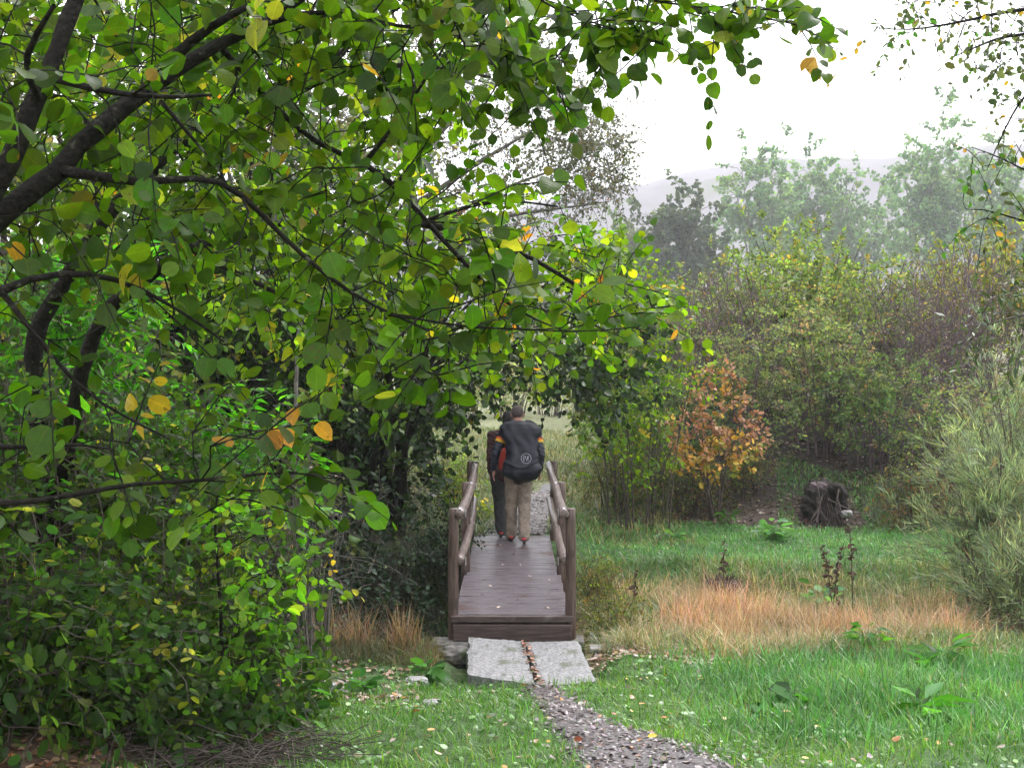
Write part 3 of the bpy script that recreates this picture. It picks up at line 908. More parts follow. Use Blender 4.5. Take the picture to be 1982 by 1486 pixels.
# dark undergrowth in the hollow left of the bridge
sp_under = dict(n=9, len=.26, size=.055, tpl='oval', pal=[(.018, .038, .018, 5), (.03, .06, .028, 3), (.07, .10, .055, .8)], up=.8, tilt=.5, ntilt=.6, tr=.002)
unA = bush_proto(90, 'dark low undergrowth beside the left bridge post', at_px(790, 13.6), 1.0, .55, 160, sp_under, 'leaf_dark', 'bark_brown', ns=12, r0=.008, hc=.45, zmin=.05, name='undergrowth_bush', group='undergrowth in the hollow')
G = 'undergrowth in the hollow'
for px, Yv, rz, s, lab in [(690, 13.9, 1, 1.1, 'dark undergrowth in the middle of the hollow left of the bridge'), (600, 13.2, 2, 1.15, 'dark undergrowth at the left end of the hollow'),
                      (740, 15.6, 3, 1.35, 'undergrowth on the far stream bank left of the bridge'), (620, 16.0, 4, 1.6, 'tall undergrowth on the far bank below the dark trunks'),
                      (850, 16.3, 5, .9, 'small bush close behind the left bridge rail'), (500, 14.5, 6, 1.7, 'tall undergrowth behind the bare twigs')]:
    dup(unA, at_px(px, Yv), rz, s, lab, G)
# dense dark back of the thicket
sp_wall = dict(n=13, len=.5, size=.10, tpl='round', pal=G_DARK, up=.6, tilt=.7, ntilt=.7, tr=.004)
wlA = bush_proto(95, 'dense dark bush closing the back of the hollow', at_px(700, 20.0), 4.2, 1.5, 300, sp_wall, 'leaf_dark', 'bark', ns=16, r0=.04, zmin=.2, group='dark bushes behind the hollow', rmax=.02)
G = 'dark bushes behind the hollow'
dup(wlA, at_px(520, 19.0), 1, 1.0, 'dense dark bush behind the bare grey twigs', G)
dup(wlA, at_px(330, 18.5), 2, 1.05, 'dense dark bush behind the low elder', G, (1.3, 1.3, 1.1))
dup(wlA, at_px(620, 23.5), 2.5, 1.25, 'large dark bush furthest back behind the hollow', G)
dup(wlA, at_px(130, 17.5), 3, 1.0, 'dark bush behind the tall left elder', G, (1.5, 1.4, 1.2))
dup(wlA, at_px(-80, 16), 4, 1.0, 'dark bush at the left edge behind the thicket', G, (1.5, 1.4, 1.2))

# --- right bank scrub
sp_green = dict(n=17, len=.40, size=.084, tpl='oval', pal=G_OLIVE, up=.4, tilt=.8, ntilt=.8, droop=.1, rand=.6, tr=.003, rise=.5, wild=.35)
sp_brown = dict(n=6, len=.42, size=.040, tpl='tiny', pal=[(.26, .18, .14, 3), (.18, .15, .11, 3), (.13, .16, .07, 1.5), (.26, .16, .08, 1)], up=.4, tilt=.8, tr=.0055, rise=1.0, wild=.35, keep=.5)
sp_mix = dict(n=15, len=.36, size=.06, tpl='oval', pal=[(.15, .20, .085, 4), (.20, .22, .11, 2), (.10, .14, .065, 3), (.24, .17, .12, 1)], up=.4, tilt=.8, ntilt=.8, tr=.003, rise=.3, wild=.5)
Gs = 'scrub bushes on the right bank'
gA = bush_proto(100, 'tall yellow-green bush on the crest of the scrub in the middle', at_px(1570, 29), 4.05, 1.7, 620, sp_green, 'leaf', 'bark_brown', ns=18, r0=.03, group=Gs, lump=.32)
gB = bush_proto(101, 'yellow-green bush at the left end of the scrub crest', at_px(1300, 27), 2.8, 1.4, 520, dict(sp_green, pal=G_GREY + [(.15, .2, .06, 4)]), 'leaf', 'bark_brown', ns=18, r0=.03, group=Gs, lump=.32)
bA = bush_proto(102, 'tall bare purple-brown bush left of the scrub centre', at_px(1360, 24), 2.9, 1.0, 480, sp_brown, 'leaf_dry', 'bark_purple', ns=30, r0=.011, r_tip=.0045, rmax=.008, group=Gs, name='bare_bush')
mA = bush_proto(103, 'tangled grey-brown bush above the dark hollow in the bank', at_px(1580, 23.2), 2.7, 1.35, 460, sp_mix, 'leaf', 'bark_purple', ns=26, r0=.016, r_tip=.0035, group=Gs, zmin=.3)
for pr, px, Yv, rz, sc, colr, lab in [
    (gA, 1420, 31, 1.1, (.8, .8, .84), None, 'yellow-green bush left of the tallest scrub bush'),
    (gA, 1700, 30, 2.1, (.85, .85, .80), None, 'olive bush right of the tallest scrub bush'),
    (gA, 1920, 27.5, 3.0, (1.0, 1.0, .98), (1.3, 1.0, .8), 'tawny yellow bush below the right-hand poplars'),
    (gB, 1210, 29.5, .7, (.9, .9, .85), None, 'pale green bush right of the arching tree at the scrub end'),
    (gB, 1810, 31, 1.9, (.9, .9, .98), (1.2, 1.0, .85), 'straw-coloured bush right of centre on the crest'),
    (gA, 1500, 26.5, 4.0, (1, 1, .78), (.95, .95, 1.0), 'green bush in the middle of the scrub slope'),
    (gB, 1640, 26, 5.0, (1, 1, .85), (.9, .95, .8), 'green bush behind the tangled grey-brown bush'),
    (bA, 1810, 23.0, 1.2, (1.1, 1.1, 1.15), None, 'tall purple-brown bare bush on the right of the bank'),
    (bA, 1880, 25.5, 2.2, (1.3, 1.3, 1.1), None, 'bare purple-brown bush behind the broom'),
    (bA, 1440, 25, 3.2, (1.1, 1.1, .95), None, 'bare brown bush behind the orange oak'),
    (bA, 1720, 25.6, 3.9, (1.1, 1.1, .9), None, 'bare brown bush between two green scrub bushes'),
    (mA, 1430, 22.7, 1.0, (.85, .85, .85), None, 'tangled brown bush right behind the orange oak'),
    (mA, 1710, 22.4, 2.0, (.85, .85, .75), (.8, 1.0, .8), 'green-brown tangle right of the dark hollow'),
    (mA, 1270, 23.0, 3.0, (.85, .85, .80), (.75, 1.0, .75), 'green tangle left of the orange oak'),
    (mA, 1860, 21, 4.0, (.9, .9, .8), (1.0, .95, 1.0), 'brown tangle left of the broom bush'),
]:
    dup(pr, at_px(px, Yv), rz, sc, lab, Gs, colr)

# low bushes at the foot of the bank
sp_low = dict(n=11, len=.25, size=.045, tpl='oval', pal=[(.06, .09, .04, 3), (.10, .11, .06, 2), (.14, .09, .05, 1.5), (.12, .15, .05, 1)], up=.5, tilt=.7, ntilt=.8, tr=.002, wild=.6)
Gl = 'low bushes along the foot of the bank'
lA = bush_proto(110, 'low dark bush under the orange oak', at_px(1330, 20.9), 1.0, .75, 260, sp_low, 'leaf', 'bark_brown', ns=22, r0=.009, hc=.5, zmin=.05, group=Gl)
for px, Yv, rz, sc, colr, lab in [(1190, 20.6, 1, (.9, .9, 1.15), None, 'low dark bush on the right of the far path'), (1245, 21.5, 2, (.8, .8, 1.5), None, 'thin-stemmed low bush left of the orange oak'),
                             (1440, 21.4, 3, (.8, .8, 1), None, 'low dark bush right of the orange oak'), (1780, 19.4, 4, (.9, .9, 1.1), (1.0, .9, .95), 'low brown bush right of the hollow stump'),
                             (1195, 12.7, 5, (.5, .5, .62), (1.3, 1.3, .8), 'low bramble bush close right of the near bridge post'), (1160, 14.6, 6, (.45, .5, .6), (1.3, 1.2, .8), 'small bramble on the stream bank right of the rail'),
                             (880, 20.5, 6, (.55, .55, .9), (2.2, 2.6, 1.4), 'small yellow-green bush left of the walkers')]:
    dup(lA, at_px(px, Yv), rz, sc, lab, Gl, colr)

# yellow-green maple/hazel right of the arch
rng = np.random.default_rng(120)
b = np.array(at_px(1240, 19.5))
at = np.concatenate([poly_region(rng, [(1130, 470), (1210, 450), (1290, 560), (1330, 650), (1350, 730), (1290, 820), (1200, 870), (1130, 840), (1150, 700), (1110, 600)], 18, 20.6, 260), poly_region(rng, [(1130, 800), (1290, 800), (1290, 930), (1150, 930)], 19, 20.4, 70)])
sp = dict(n=12, len=.42, size=.082, tpl='oval', pal=G_YELL[:3] + [(.09, .15, .04, 4), (.35, .25, .03, .5)], up=.5, tilt=.7, ntilt=.7, tr=.003)
plant('hazel_bush', 'yellow-green hazel bush on the right of the far end of the bridge', 'bush', b,
      [(s_ + b, r_) for s_, r_ in stems(rng, 16, .6, .9, 3.0, .012)], at, sp, 'leaf', 'bark_brown', rng, parts=('stems', 'foliage'), r_tip=.004, rmax=.015, seg=.4)

# orange oak sapling
rng = np.random.default_rng(121)
Yv = 20.3
b = np.array(at_px(1385, Yv))
kx = Yv / F
at1 = np.concatenate([poly_region(rng, [(1340, 740), (1370, 715), (1425, 705), (1440, 770), (1460, 800), (1400, 800), (1340, 790)], Yv - .4, Yv + .4, 40),
                      poly_region(rng, [(1290, 820), (1340, 800), (1470, 820), (1478, 860), (1400, 880), (1300, 880)], Yv - .6, Yv + .5, 70)])
at2 = poly_region(rng, [(1290, 860), (1470, 850), (1470, 880), (1440, 915), (1330, 925), (1300, 900)], Yv - .7, Yv + .4, 46)
root = plant('oak_sapling', 'small oak turned orange and yellow at the foot of the scrub', 'tree', b,
             [(s_ + b, r_) for s_, r_ in stems(rng, 7, .12, .5, 1.7, .02)], at1,
             dict(n=10, len=.22, size=.085, tpl='lobed', pal=[(.40, .19, .12, 4), (.46, .26, .15, 3), (.30, .14, .09, 2), (.5, .3, .05, 1), (.12, .16, .04, .6)], up=.5, tilt=.7, ntilt=.8, tr=.002), 'leaf_dry', 'bark_brown', rng,
             r_tip=.003, rmax=.01, seg=.25)
d2 = foliage(rng, at2 - b, unit(rng.normal(size=at2.shape)), dict(n=10, len=.22, size=.085, pal=[(.48, .31, .05, 4), (.45, .22, .04, 2), (.24, .24, .04, 1.5)], tr=.002))
lk = link('foliage', leaves_mesh('foliage', *d2, 'lobed'), M['leaf_dry'], root)
lk['label'] = 'yellow lower leaves of the orange oak'


# broom bushes
BP = [(.16, .205, .155, 4), (.21, .25, .19, 3), (.09, .115, .085, 2), (.27, .22, .15, .6)]
Gb = 'broom bushes at the right edge'
sp_br = dict(n=26, len=.34, size=.13, sv=.3, tpl='needle', pal=BP, up=.2, tilt=1, ntilt=1, fw=1.0, sd=.33, rand=.22, droop=-.12, rise=.7, wild=.45, tr=.0022, sag=.05)
for seed, px, Yv, h, r_, n, lab in [(130, 1920, 14.2, 1.95, .74, 620, 'grey-green broom bush with fine upright rods at the right edge'),
                                    (131, 1990, 12.9, 1.1, .55, 300, 'low grey-green broom in front at the lower right edge'),
                                    (132, 1985, 16.5, 2.7, .85, 380, 'tall wispy broom behind the right-hand one')]:
    bush_proto(seed, lab, at_px(px, Yv), h, r_, n, sp_br, 'leaf', 'bark_brown', ns=16, r0=.014, shell=.6, lump=.35, hc=.5, zmin=.1, name='broom_bush', group=Gb, r_tip=.002, rmax=.008)

# --- birch at the right edge (near) and willow sprig
rng = np.random.default_rng(140)
b5 = np.array([3.35, 6.6, Hf(3.35, 6.6)])
skel = [(np.vstack([[b5 - [0, 0, .15]], [b5 + [0, 0, 1.6]], [b5 + [-.05, 0, 3.2]], [b5 + [-.1, 0, 4.6]]]), [.08, .065, .05, .03]),
        (np.vstack([[b5 + [-.05, 0, 3.2]], pl([(2080, 10, 6.5), (1960, 20, 6.4), (1850, 45, 6.3), (1760, 60, 6.3), (1700, 55, 6.3)])]), [.02, .012, .009, .006, .004, .002]),
        (np.vstack([[b5 + [-.05, 0, 3.0]], pl([(2050, 60, 6.5), (1940, 70, 6.5), (1880, 95, 6.4), (1830, 118, 6.4)])]), [.018, .01, .007, .004, .002]),
        (np.vstack([[b5 + [0, 0, 2.6]], pl([(2060, 130, 6.6), (1980, 180, 6.6), (1940, 260, 6.6), (1910, 330, 6.6)])]), [.016, .009, .006, .004, .002]),
        (np.vstack([[b5 + [0, 0, 2.2]], pl([(2060, 360, 6.3), (1980, 330, 6.3), (1930, 300, 6.3), (1880, 285, 6.3)])]), [.014, .008, .005, .003, .002]),
        (np.vstack([[b5 + [0, 0, 2.0]], pl([(2060, 440, 6.2), (1980, 430, 6.2), (1900, 400, 6.2), (1870, 405, 6.2)])]), [.014, .008, .005, .003, .002])]
at = np.concatenate([
    region(rng, [(1880, 2060, -60, 130, 6.0, 7.0, 70), (1760, 1900, -30, 95, 6.0, 6.8, 24), (1690, 1790, 0, 80, 6.1, 6.6, 9), (1930, 2040, 120, 330, 6.2, 6.9, 24),
                 (1860, 1990, 250, 330, 6.1, 6.6, 9), (1860, 2010, 370, 470, 6.0, 6.4, 12)])])
spec = dict(n=7, len=.17, size=.036, tpl='oval', pal=[(.06, .085, .04, 4), (.09, .11, .05, 2), (.32, .20, .03, .5), (.06, .16, .02, 1)], up=.2, tilt=1, ntilt=1, droop=.7, rand=.5, tr=.002, keep=.85, sag=.4)
plant('birch_tree', 'birch with small drooping leaves reaching in from the upper right corner', 'tree', b5, skel, at, spec, 'leaf', 'bark', rng, r_tip=.002, rmax=.005, seg=.12, sides=3)
rng = np.random.default_rng(141)
b6 = np.array([4.05, 8.6, Hf(4.05, 8.6)])
skel = [(np.vstack([[b6 - [0, 0, .1]], [b6 + [-.1, 0, 1.0]], pl([(2120, 640, 8.4), (2020, 600, 8.3), (1930, 620, 8.2), (1880, 640, 8.2)])]), [.03, .024, .015, .009, .005, .002]),
        (pl([(2120, 640, 8.4), (2030, 540, 8.3), (1960, 520, 8.3)]), [.01, .006, .002])]
at = region(rng, [(1880, 2080, 545, 700, 8.0, 8.6, 52), (1940, 2080, 490, 560, 8.0, 8.6, 14)])
spec = dict(n=10, len=.22, size=.06, tpl='lance', pal=[(.06, .10, .04, 4), (.10, .14, .05, 2), (.05, .07, .04, 2)], up=.5, tilt=.7, ntilt=.7, tr=.0015)
plant('willow_bush', 'glossy-leaved willow branches entering at the right edge above the broom', 'bush', b6, skel, at, spec, 'leaf_dark', 'bark_brown', rng, r_tip=.0018, rmax=.005, seg=.2, sides=3, parts=('stems', 'foliage'))

# --- sapling with bright leaves by the path, left
rng = np.random.default_rng(150)
b7 = np.array(at_px(432, 8.2))
skel = [(np.vstack([[b7 - [0, 0, .05]], pl([(432, 1300, 8.2), (428, 1200, 8.2), (422, 1100, 8.2), (415, 1010, 8.2), (425, 920, 8.2)])]), [.013, .012, .011, .010, .008, .004]),
        (pl([(428, 1150, 8.2), (500, 1110, 8.1), (570, 1090, 8.0), (610, 1070, 8.0)]), [.005, .004, .003, .002]),
        (pl([(420, 1080, 8.2), (480, 1040, 8.1), (540, 1010, 8.1), (600, 990, 8.0)]), [.005, .004, .003, .002]),
        (pl([(430, 1250, 8.2), (490, 1200, 8.1), (550, 1180, 8.0)]), [.004, .003, .002])]
at = region(rng, [(460, 620, 1060, 1130, 7.8, 8.4, 17), (440, 560, 1140, 1300, 7.9, 8.5, 22), (380, 640, 960, 1060, 7.9, 8.5, 18), (400, 520, 1290, 1390, 8, 8.4, 8)])
spec = dict(n=7, len=.2, size=.075, tpl='oval', pal=[(.08, .20, .012, 5), (.11, .24, .015, 3), (.19, .27, .02, 1)], up=.8, tilt=.4, ntilt=.5, droop=.3, tr=.0018)
plant('ash_sapling', 'slim dark-stemmed sapling with bright lime leaves left of the path', 'tree', b7, skel, at, spec, 'leaf', 'bark', rng, r_tip=.0018, rmax=.004, seg=.15, sides=3)

# --- far trees in the haze
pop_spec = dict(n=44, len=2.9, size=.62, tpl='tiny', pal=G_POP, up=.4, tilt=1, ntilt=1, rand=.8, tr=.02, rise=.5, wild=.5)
Gp = 'poplars standing in the haze'


def poplar(seed, label, px, Yv, top, r, n, col=None, group=Gp, pal=None, split=3):
    Yv *= 2.4; r *= 2.4
    rng = np.random.default_rng(seed)
    x = (px - 991) / F * Yv
    z0 = Hf(x, Yv)
    h = P(px, top, Yv)[2] - z0
    pts = []
    for k in range(split):
        a = rng.random() * 6.28
        ox, oy = math.cos(a) * r * .45, math.sin(a) * r * .45
        hk = h * (1 - .15 * k * rng.random())
        pts.append(blob(rng, n // split, (ox, oy, hk * .60), (r * .62, r * .62, hk * .44), .5, .25, zmin=1))
    at = np.concatenate(pts)
    sp = dict(pop_spec)
    if pal: sp['pal'] = pal
    return plant('poplar_tree', label, 'tree', (x, Yv, z0), stems(rng, 4, .7, r * .5, h * .85, .25), at, sp, 'leaf', 'bark_grey', rng, world=False, group=group,
                 r_tip=.04, rmax=.15, seg=3.4, sides=3, color=col)


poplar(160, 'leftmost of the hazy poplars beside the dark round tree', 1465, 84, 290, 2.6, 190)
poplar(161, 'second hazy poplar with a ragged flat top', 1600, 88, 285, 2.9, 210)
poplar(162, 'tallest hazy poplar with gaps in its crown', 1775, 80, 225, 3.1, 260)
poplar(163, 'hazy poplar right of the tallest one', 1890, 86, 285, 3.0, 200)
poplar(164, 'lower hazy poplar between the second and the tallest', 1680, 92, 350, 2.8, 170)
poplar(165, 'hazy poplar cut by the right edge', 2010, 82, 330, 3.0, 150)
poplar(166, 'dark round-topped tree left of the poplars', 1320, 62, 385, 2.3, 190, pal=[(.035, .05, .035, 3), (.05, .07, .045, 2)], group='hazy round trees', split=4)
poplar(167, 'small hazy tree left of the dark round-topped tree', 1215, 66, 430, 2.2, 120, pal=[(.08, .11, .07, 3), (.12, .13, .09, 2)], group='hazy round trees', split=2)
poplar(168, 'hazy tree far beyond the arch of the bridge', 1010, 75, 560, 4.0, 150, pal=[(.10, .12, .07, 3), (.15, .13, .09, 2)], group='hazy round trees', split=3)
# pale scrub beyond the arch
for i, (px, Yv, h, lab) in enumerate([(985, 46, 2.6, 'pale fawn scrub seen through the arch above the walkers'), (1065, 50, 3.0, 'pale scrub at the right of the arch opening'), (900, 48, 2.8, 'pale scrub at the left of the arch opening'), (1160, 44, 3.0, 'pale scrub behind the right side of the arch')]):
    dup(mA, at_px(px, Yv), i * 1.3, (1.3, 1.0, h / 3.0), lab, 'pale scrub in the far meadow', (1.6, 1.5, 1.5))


# ------------------------------------------------------------------ grass
def blades(name, label, xy, h, wid, lean, pal, mat, seed, jit=.3, clump=None, dz=-.01):
    rng = np.random.default_rng(seed)
    n = len(xy)
    z = Hn(xy[:, 0], xy[:, 1]) + dz
    b_ = np.column_stack([xy, z])
    hh = h * (1 + .35 * rng.normal(size=n)).clip(.3, 2.0)
    a = rng.random(n) * 6.283
    ln = lean * np.abs(rng.normal(size=n)) + .1
    d = np.column_stack([np.cos(a) * ln, np.sin(a) * ln, np.ones(n)])
    d /= np.linalg.norm(d, axis=1)[:, None]
    out = np.column_stack([np.cos(a), np.sin(a), -.5 * np.ones(n)])
    sd = np.column_stack([np.cos(a + 1.57 + .5 * rng.normal(size=n)), np.sin(a + 1.57), np.zeros(n)])
    wv = wid * (1 + .3 * rng.normal(size=n)).clip(.4, 2)
    Vv = np.zeros((n, 7, 3))
    for j, t in enumerate((0, .4, .75)):
        c = b_ + d * (hh * t)[:, None] + out * (hh * ln * .7 * t * t)[:, None]
        ww = (wv * (.8, 1, .65)[j])[:, None]
        Vv[:, 2 * j] = c - sd * ww; Vv[:, 2 * j + 1] = c + sd * ww
    Vv[:, 6] = b_ + d * hh[:, None] + out * (hh * ln * .7)[:, None]
    off = (np.arange(n) * 7)[:, None]
    fq = np.concatenate([off + np.array([0, 1, 3, 2]), off + np.array([2, 3, 5, 4])])
    ft = off + np.array([4, 5, 6])
    c = pick(pal, n, rng, jit)
    # patches of fresher and older turf
    pn = np.sin(xy[:, 0] * 2.9 + np.sin(xy[:, 1] * 2.2)) * np.sin(xy[:, 1] * 3.1 + 1.3)
    c = c * (1 + .22 * pn)[:, None] * np.column_stack([1 + .15 * pn, np.ones(n), np.ones(n)])
    o = link(name, mesh(name, Vv.reshape(-1, 3), [fq, ft], col=np.repeat(c.clip(.005, .9), 7, 0)), M[mat])
    return tag(o, label, 'grass', kind='stuff')


def scatter(rng, n, x0, x1, y0, y1, keep=None):
    xy = np.column_stack([rng.uniform(x0, x1, n), rng.uniform(y0, y1, n)])
    if keep is not None:
        xy = xy[keep(xy[:, 0], xy[:, 1], rng.random(n))]
    return xy


PG = [(.08, .20, .02, 5), (.11, .27, .03, 4), (.18, .30, .04, 1.6), (.28, .24, .10, .25)]
PGB = [(.075, .22, .055, 5), (.105, .28, .07, 4), (.17, .30, .085, 1.2), (.3, .25, .12, .2)]
PD = [(.40, .30, .18, 4), (.50, .41, .27, 3), (.40, .26, .18, 2.5), (.28, .26, .12, 1.5), (.16, .20, .06, 1.6)]
rg = np.random.default_rng(200)


def k_fg(x, y, u):
    c, hw = path_c(y)
    d = np.abs(x - c) - hw
    ok = u < np.clip(.25 + d * 6, 0.03, 1)
    onslab = (np.abs(x - .12) < .50) & (y > 10.45)
    left = x < c
    edge = -1.75 - .25 * np.sin(y * 3) + .25 * np.sin(y * 7)
    ok &= ~onslab
    ok &= ~(left & (x < edge) & (u > .06))
    ok &= ~(left & (y > 11.0) & (u > .2))
    ok &= ~(left & (x < -.85) & (y > 9.4) & (u > .35 + .3 * np.sin(x * 6) * np.sin(y * 5)))
    return ok


xy = scatter(rg, 62000, -2.6, 5.2, 5.6, 11.5, k_fg)
xy = xy[(xy[:, 0] < .4) | (xy[:, 1] < 11.15 + .12 * np.sin(xy[:, 0] * 5)) ]
blades('grass', 'wet green grass either side of the near path', xy, .075, .0028, .45, PG, 'grass', 201)
xy = scatter(rg, 26000, 1.2, 5.4, 7.6, 11.3, lambda x, y, u: u < np.clip((x - 1.0) * .6, 0, 1) * np.clip((y - 7.4), .2, 1))
blades('tall_grass', 'longer green grass at the right edge of the foreground', xy, .15, .0035, .38, PGB, 'grass', 202)
xy = scatter(rg, 60000, .9, 7.5, 14.6, 23, lambda x, y, u: (u < .15 + .85 * sst(14.6, 16.2, y + .5 * np.sin(x * 2.3))) & (y < 19.9 + .3 * np.sin(x * 3) + 2.6 * sst(4.0, 4.8, x) * (1 - sst(6.2, 6.9, x))) & ((x > .62) | (y > 17)) & ((np.abs(x - 5.05) > .5) | (np.abs(y - 20.6) > .6)))
blades('bank_grass', 'short bright grass on the far stream bank', xy, .07, .0045, .5, PGB, 'grass', 203)
xy = scatter(rg, 30000, -2.4, 2.6, 17.3, 40, lambda x, y, u: (np.abs(x - np.interp(y, [17, 20, 24, 28], [.02, .3, .75, 3])) > np.interp(y, [17, 20, 24, 28], [.42, .36, .25, 0])) )
blades('meadow_grass', 'pale rough grass beyond the footbridge', xy, .13, .008, .55, [(.16, .20, .08, 4), (.24, .24, .12, 3), (.10, .16, .06, 2), (.34, .27, .15, 1)], 'straw', 204)
# tawny dead grass in tufts over the stream bed, right
tf = scatter(rg, 460, .95, 7.2, 11.25, 15.8)
tn = .5 + .5 * np.sin(tf[:, 0] * 2.1 + 1) * np.cos(tf[:, 1] * 1.7 + tf[:, 0])
tf = tf[rg.random(len(tf)) < np.clip(tn * 1.9 - .35, .05, 1) * (1 - .75 * sst(4.2, 5.6, tf[:, 0]))]
cnt = 105
xy = np.repeat(tf, cnt, 0) + rg.normal(size=(len(tf) * cnt, 2)) * .085
xy = xy[xy[:, 0] > .74]
blades('dry_grass', 'tawny dead grass lying in tufts over the stream bed on the right', xy, .23, .0026, .9, PD, 'straw', 205)
xy = scatter(rg, 42000, .8, 7.2, 11.2, 16.4)
blades('mixed_grass', 'thin green grass showing between the tawny tufts', xy, .15, .0035, .55, [(.09, .17, .05, 4), (.17, .22, .08, 3), (.3, .26, .14, 1)], 'grass', 206)
# reddish taller tufts
ct = [(1330, 13.6), (1400, 14.3), (1470, 14.0), (1350, 12.6), (1590, 12.9), (1620, 13.2), (1440, 13.1), (1540, 13.6), (1680, 12.8), (1760, 12.4), (1850, 12.5)]
pts = []
for px, Yv in ct:
    x, y_, _ = at_px(px, Yv)
    pts.append(np.array([x, y_]) + rg.normal(size=(620, 2)) * np.array([.17, .15]))
blades('red_grass', 'reddish-orange dead grass standing in soft clumps', np.concatenate(pts), .36, .0020, .35, [(.52, .32, .22, 4), (.58, .40, .28, 3), (.44, .25, .17, 2)], 'straw', 207)
# dry strip, left of the abutment
xy = scatter(rg, 9000, -2.6, -.62, 11.0, 12.6)
blades('dry_bank_grass', 'dull straw and green grass at the edge of the dark hollow', xy, .13, .003, .6, [(.15, .11, .065, 3), (.09, .11, .04, 4), (.24, .17, .10, 1)], 'straw', 208)
pts = []
for px, Yv, s in [(775, 11.6, .06), (640, 11.9, .1), (690, 11.7, .07)]:
    x, y_, _ = at_px(px, Yv)
    pts.append(np.array([x, y_]) + rg.normal(size=(170, 2)) * s)
blades('tuft_grass', 'pale upright dead tufts left of the abutment', np.concatenate(pts), .34, .0028, .22, [(.34, .22, .15, 3), (.26, .18, .11, 2)], 'straw', 209)
xy = scatter(rg, 9000, -2.7, -.7, 12.2, 16.6)
blades('hollow_grass', 'dark grass in the shaded hollow', xy, .26, .0035, .5, [(.05, .10, .04, 3), (.08, .13, .05, 2)], 'grass', 210)


# ------------------------------------------------------------------ fallen leaves and twigs as ground cover
def litter(name, label, xy, size, pal, seed, tilt=.25, dz=.012, tpl='oval'):
    rng = np.random.default_rng(seed)
    n = len(xy)
    p = np.column_stack([xy, Hn(xy[:, 0], xy[:, 1]) + dz + .01 * rng.random(n)])
    a = rng.random(n) * 6.283
    ax = unit(np.column_stack([np.cos(a), np.sin(a), .12 * rng.normal(size=n)]))
    nm = unit(np.column_stack([rng.normal(size=(n, 2)) * tilt, np.ones(n)]))
    o = link(name, leaves_mesh(name, p, ax, nm, size * (1 + .3 * rng.normal(size=n)).clip(.4, 1.7), pick(pal, n, rng, .3), tpl, rng.normal(size=n) * 1.2), M['litter'])
    return tag(o, label, 'leaves', kind='stuff')


PL = [(.085, .06, .064, 4), (.14, .105, .115, 3), (.055, .036, .034, 4), (.27, .22, .23, .9), (.34, .15, .07, .5), (.10, .06, .05, 2)]


def k_path(x, y, u):
    c, hw = path_c(y)
    return np.abs(x - c) < hw * (1.0 + .6 * u * u)


litter('path_leaves', 'wet grey-brown fallen leaves covering the near path', scatter(rg, 16000, -.2, 2.6, 5.4, 10.6, k_path), .036, PL, 220)
litter('bank_leaves', 'brown leaf litter on the bank below the left bushes', scatter(rg, 5200, -4.2, -1.35, 6.2, 11.4), .05, [(.26, .15, .09, 3), (.16, .09, .06, 3), (.40, .26, .18, 1.2), (.36, .14, .06, .7)], 221, tilt=.45)
litter('corner_leaves', 'brown and pinkish leaves in the worn patch left of the slabs', scatter(rg, 900, -1.75, -.75, 9.3, 11.0, lambda x, y, u: u < .5 + .5 * np.sin(x * 5) * np.sin(y * 6)), .045, [(.28, .17, .12, 3), (.16, .09, .07, 2), (.36, .28, .24, 1)], 227, tilt=.45)
litter('far_path_leaves', 'fallen leaves on the path beyond the bridge', scatter(rg, 7000, -.6, 1.2, 17.2, 23, lambda x, y, u: np.abs(x - np.interp(y, [17, 20, 24], [.02, .3, .75])) < np.interp(y, [17, 20, 24], [.55, .45, .3])), .034, [(.17, .115, .115, 4), (.24, .18, .18, 2), (.10, .065, .055, 3)], 222)
litter('grass_leaves', 'pale and yellow leaves scattered through the foreground grass', scatter(rg, 360, -1.6, 4.6, 6.2, 11.2), .042, [(.26, .18, .12, 3), (.42, .26, .05, 1.5), (.30, .26, .25, 1), (.4, .16, .05, 1)], 223, tilt=.5, dz=.035)
litter('ground_herbs', 'small round-leaved herbs growing among the near grass', scatter(rg, 5200, -1.7, 4.8, 6.0, 11.2, lambda x, y, u: (np.abs(x - path_c(y)[0]) > path_c(y)[1] + .05) & ((np.abs(x - .12) > .52) | (y < 10.5)) & (u < .35 + .6 * np.sin(x * 3 + 1) * np.sin(y * 4))), .034,
       [(.08, .20, .03, 4), (.12, .26, .04, 2), (.06, .14, .03, 2)], 226, tilt=.5, dz=.035, tpl='round')
litter('slope_leaves', 'brown leaf litter at the foot of the scrub', scatter(rg, 3400, 1.3, 8, 19.8, 23.5), .055, [(.13, .08, .055, 3), (.07, .045, .035, 3), (.22, .14, .09, 1)], 224, tilt=.6)
litter('stream_leaves', 'pinkish litter beside the right-hand slab', scatter(rg, 700, .72, 1.75, 11.0, 11.75), .045, [(.42, .28, .22, 3), (.36, .2, .14, 2), (.45, .38, .34, 1)], 225, tilt=.4)
# dead twigs on the left bank
rng = np.random.default_rng(230)
tb = Tubes()
for i in range(330):
    cxp, Yv = [(460, 7.35), (320, 7.2), (540, 7.55)][i % 3]
    x = (cxp - 991) / F * Yv + rng.normal() * .22; y_ = Yv + rng.normal() * .2
    a = rng.random() * 6.28; L = .12 + .2 * rng.random()
    z = Hf(x, y_) + .02 + .07 * rng.random()
    e = np.array([math.cos(a) * L, math.sin(a) * L, rng.normal() * .05])
    p0 = np.array([x, y_, z])
    tb.add([p0 - e, p0 + [0, 0, .02], p0 + e], [.0035, .003, .0015], 3)
tag(link('brushwood', tb.mesh('brushwood'), M['bark_brown']), 'heap of dead twigs at the bottom left', 'brushwood', kind='stuff')


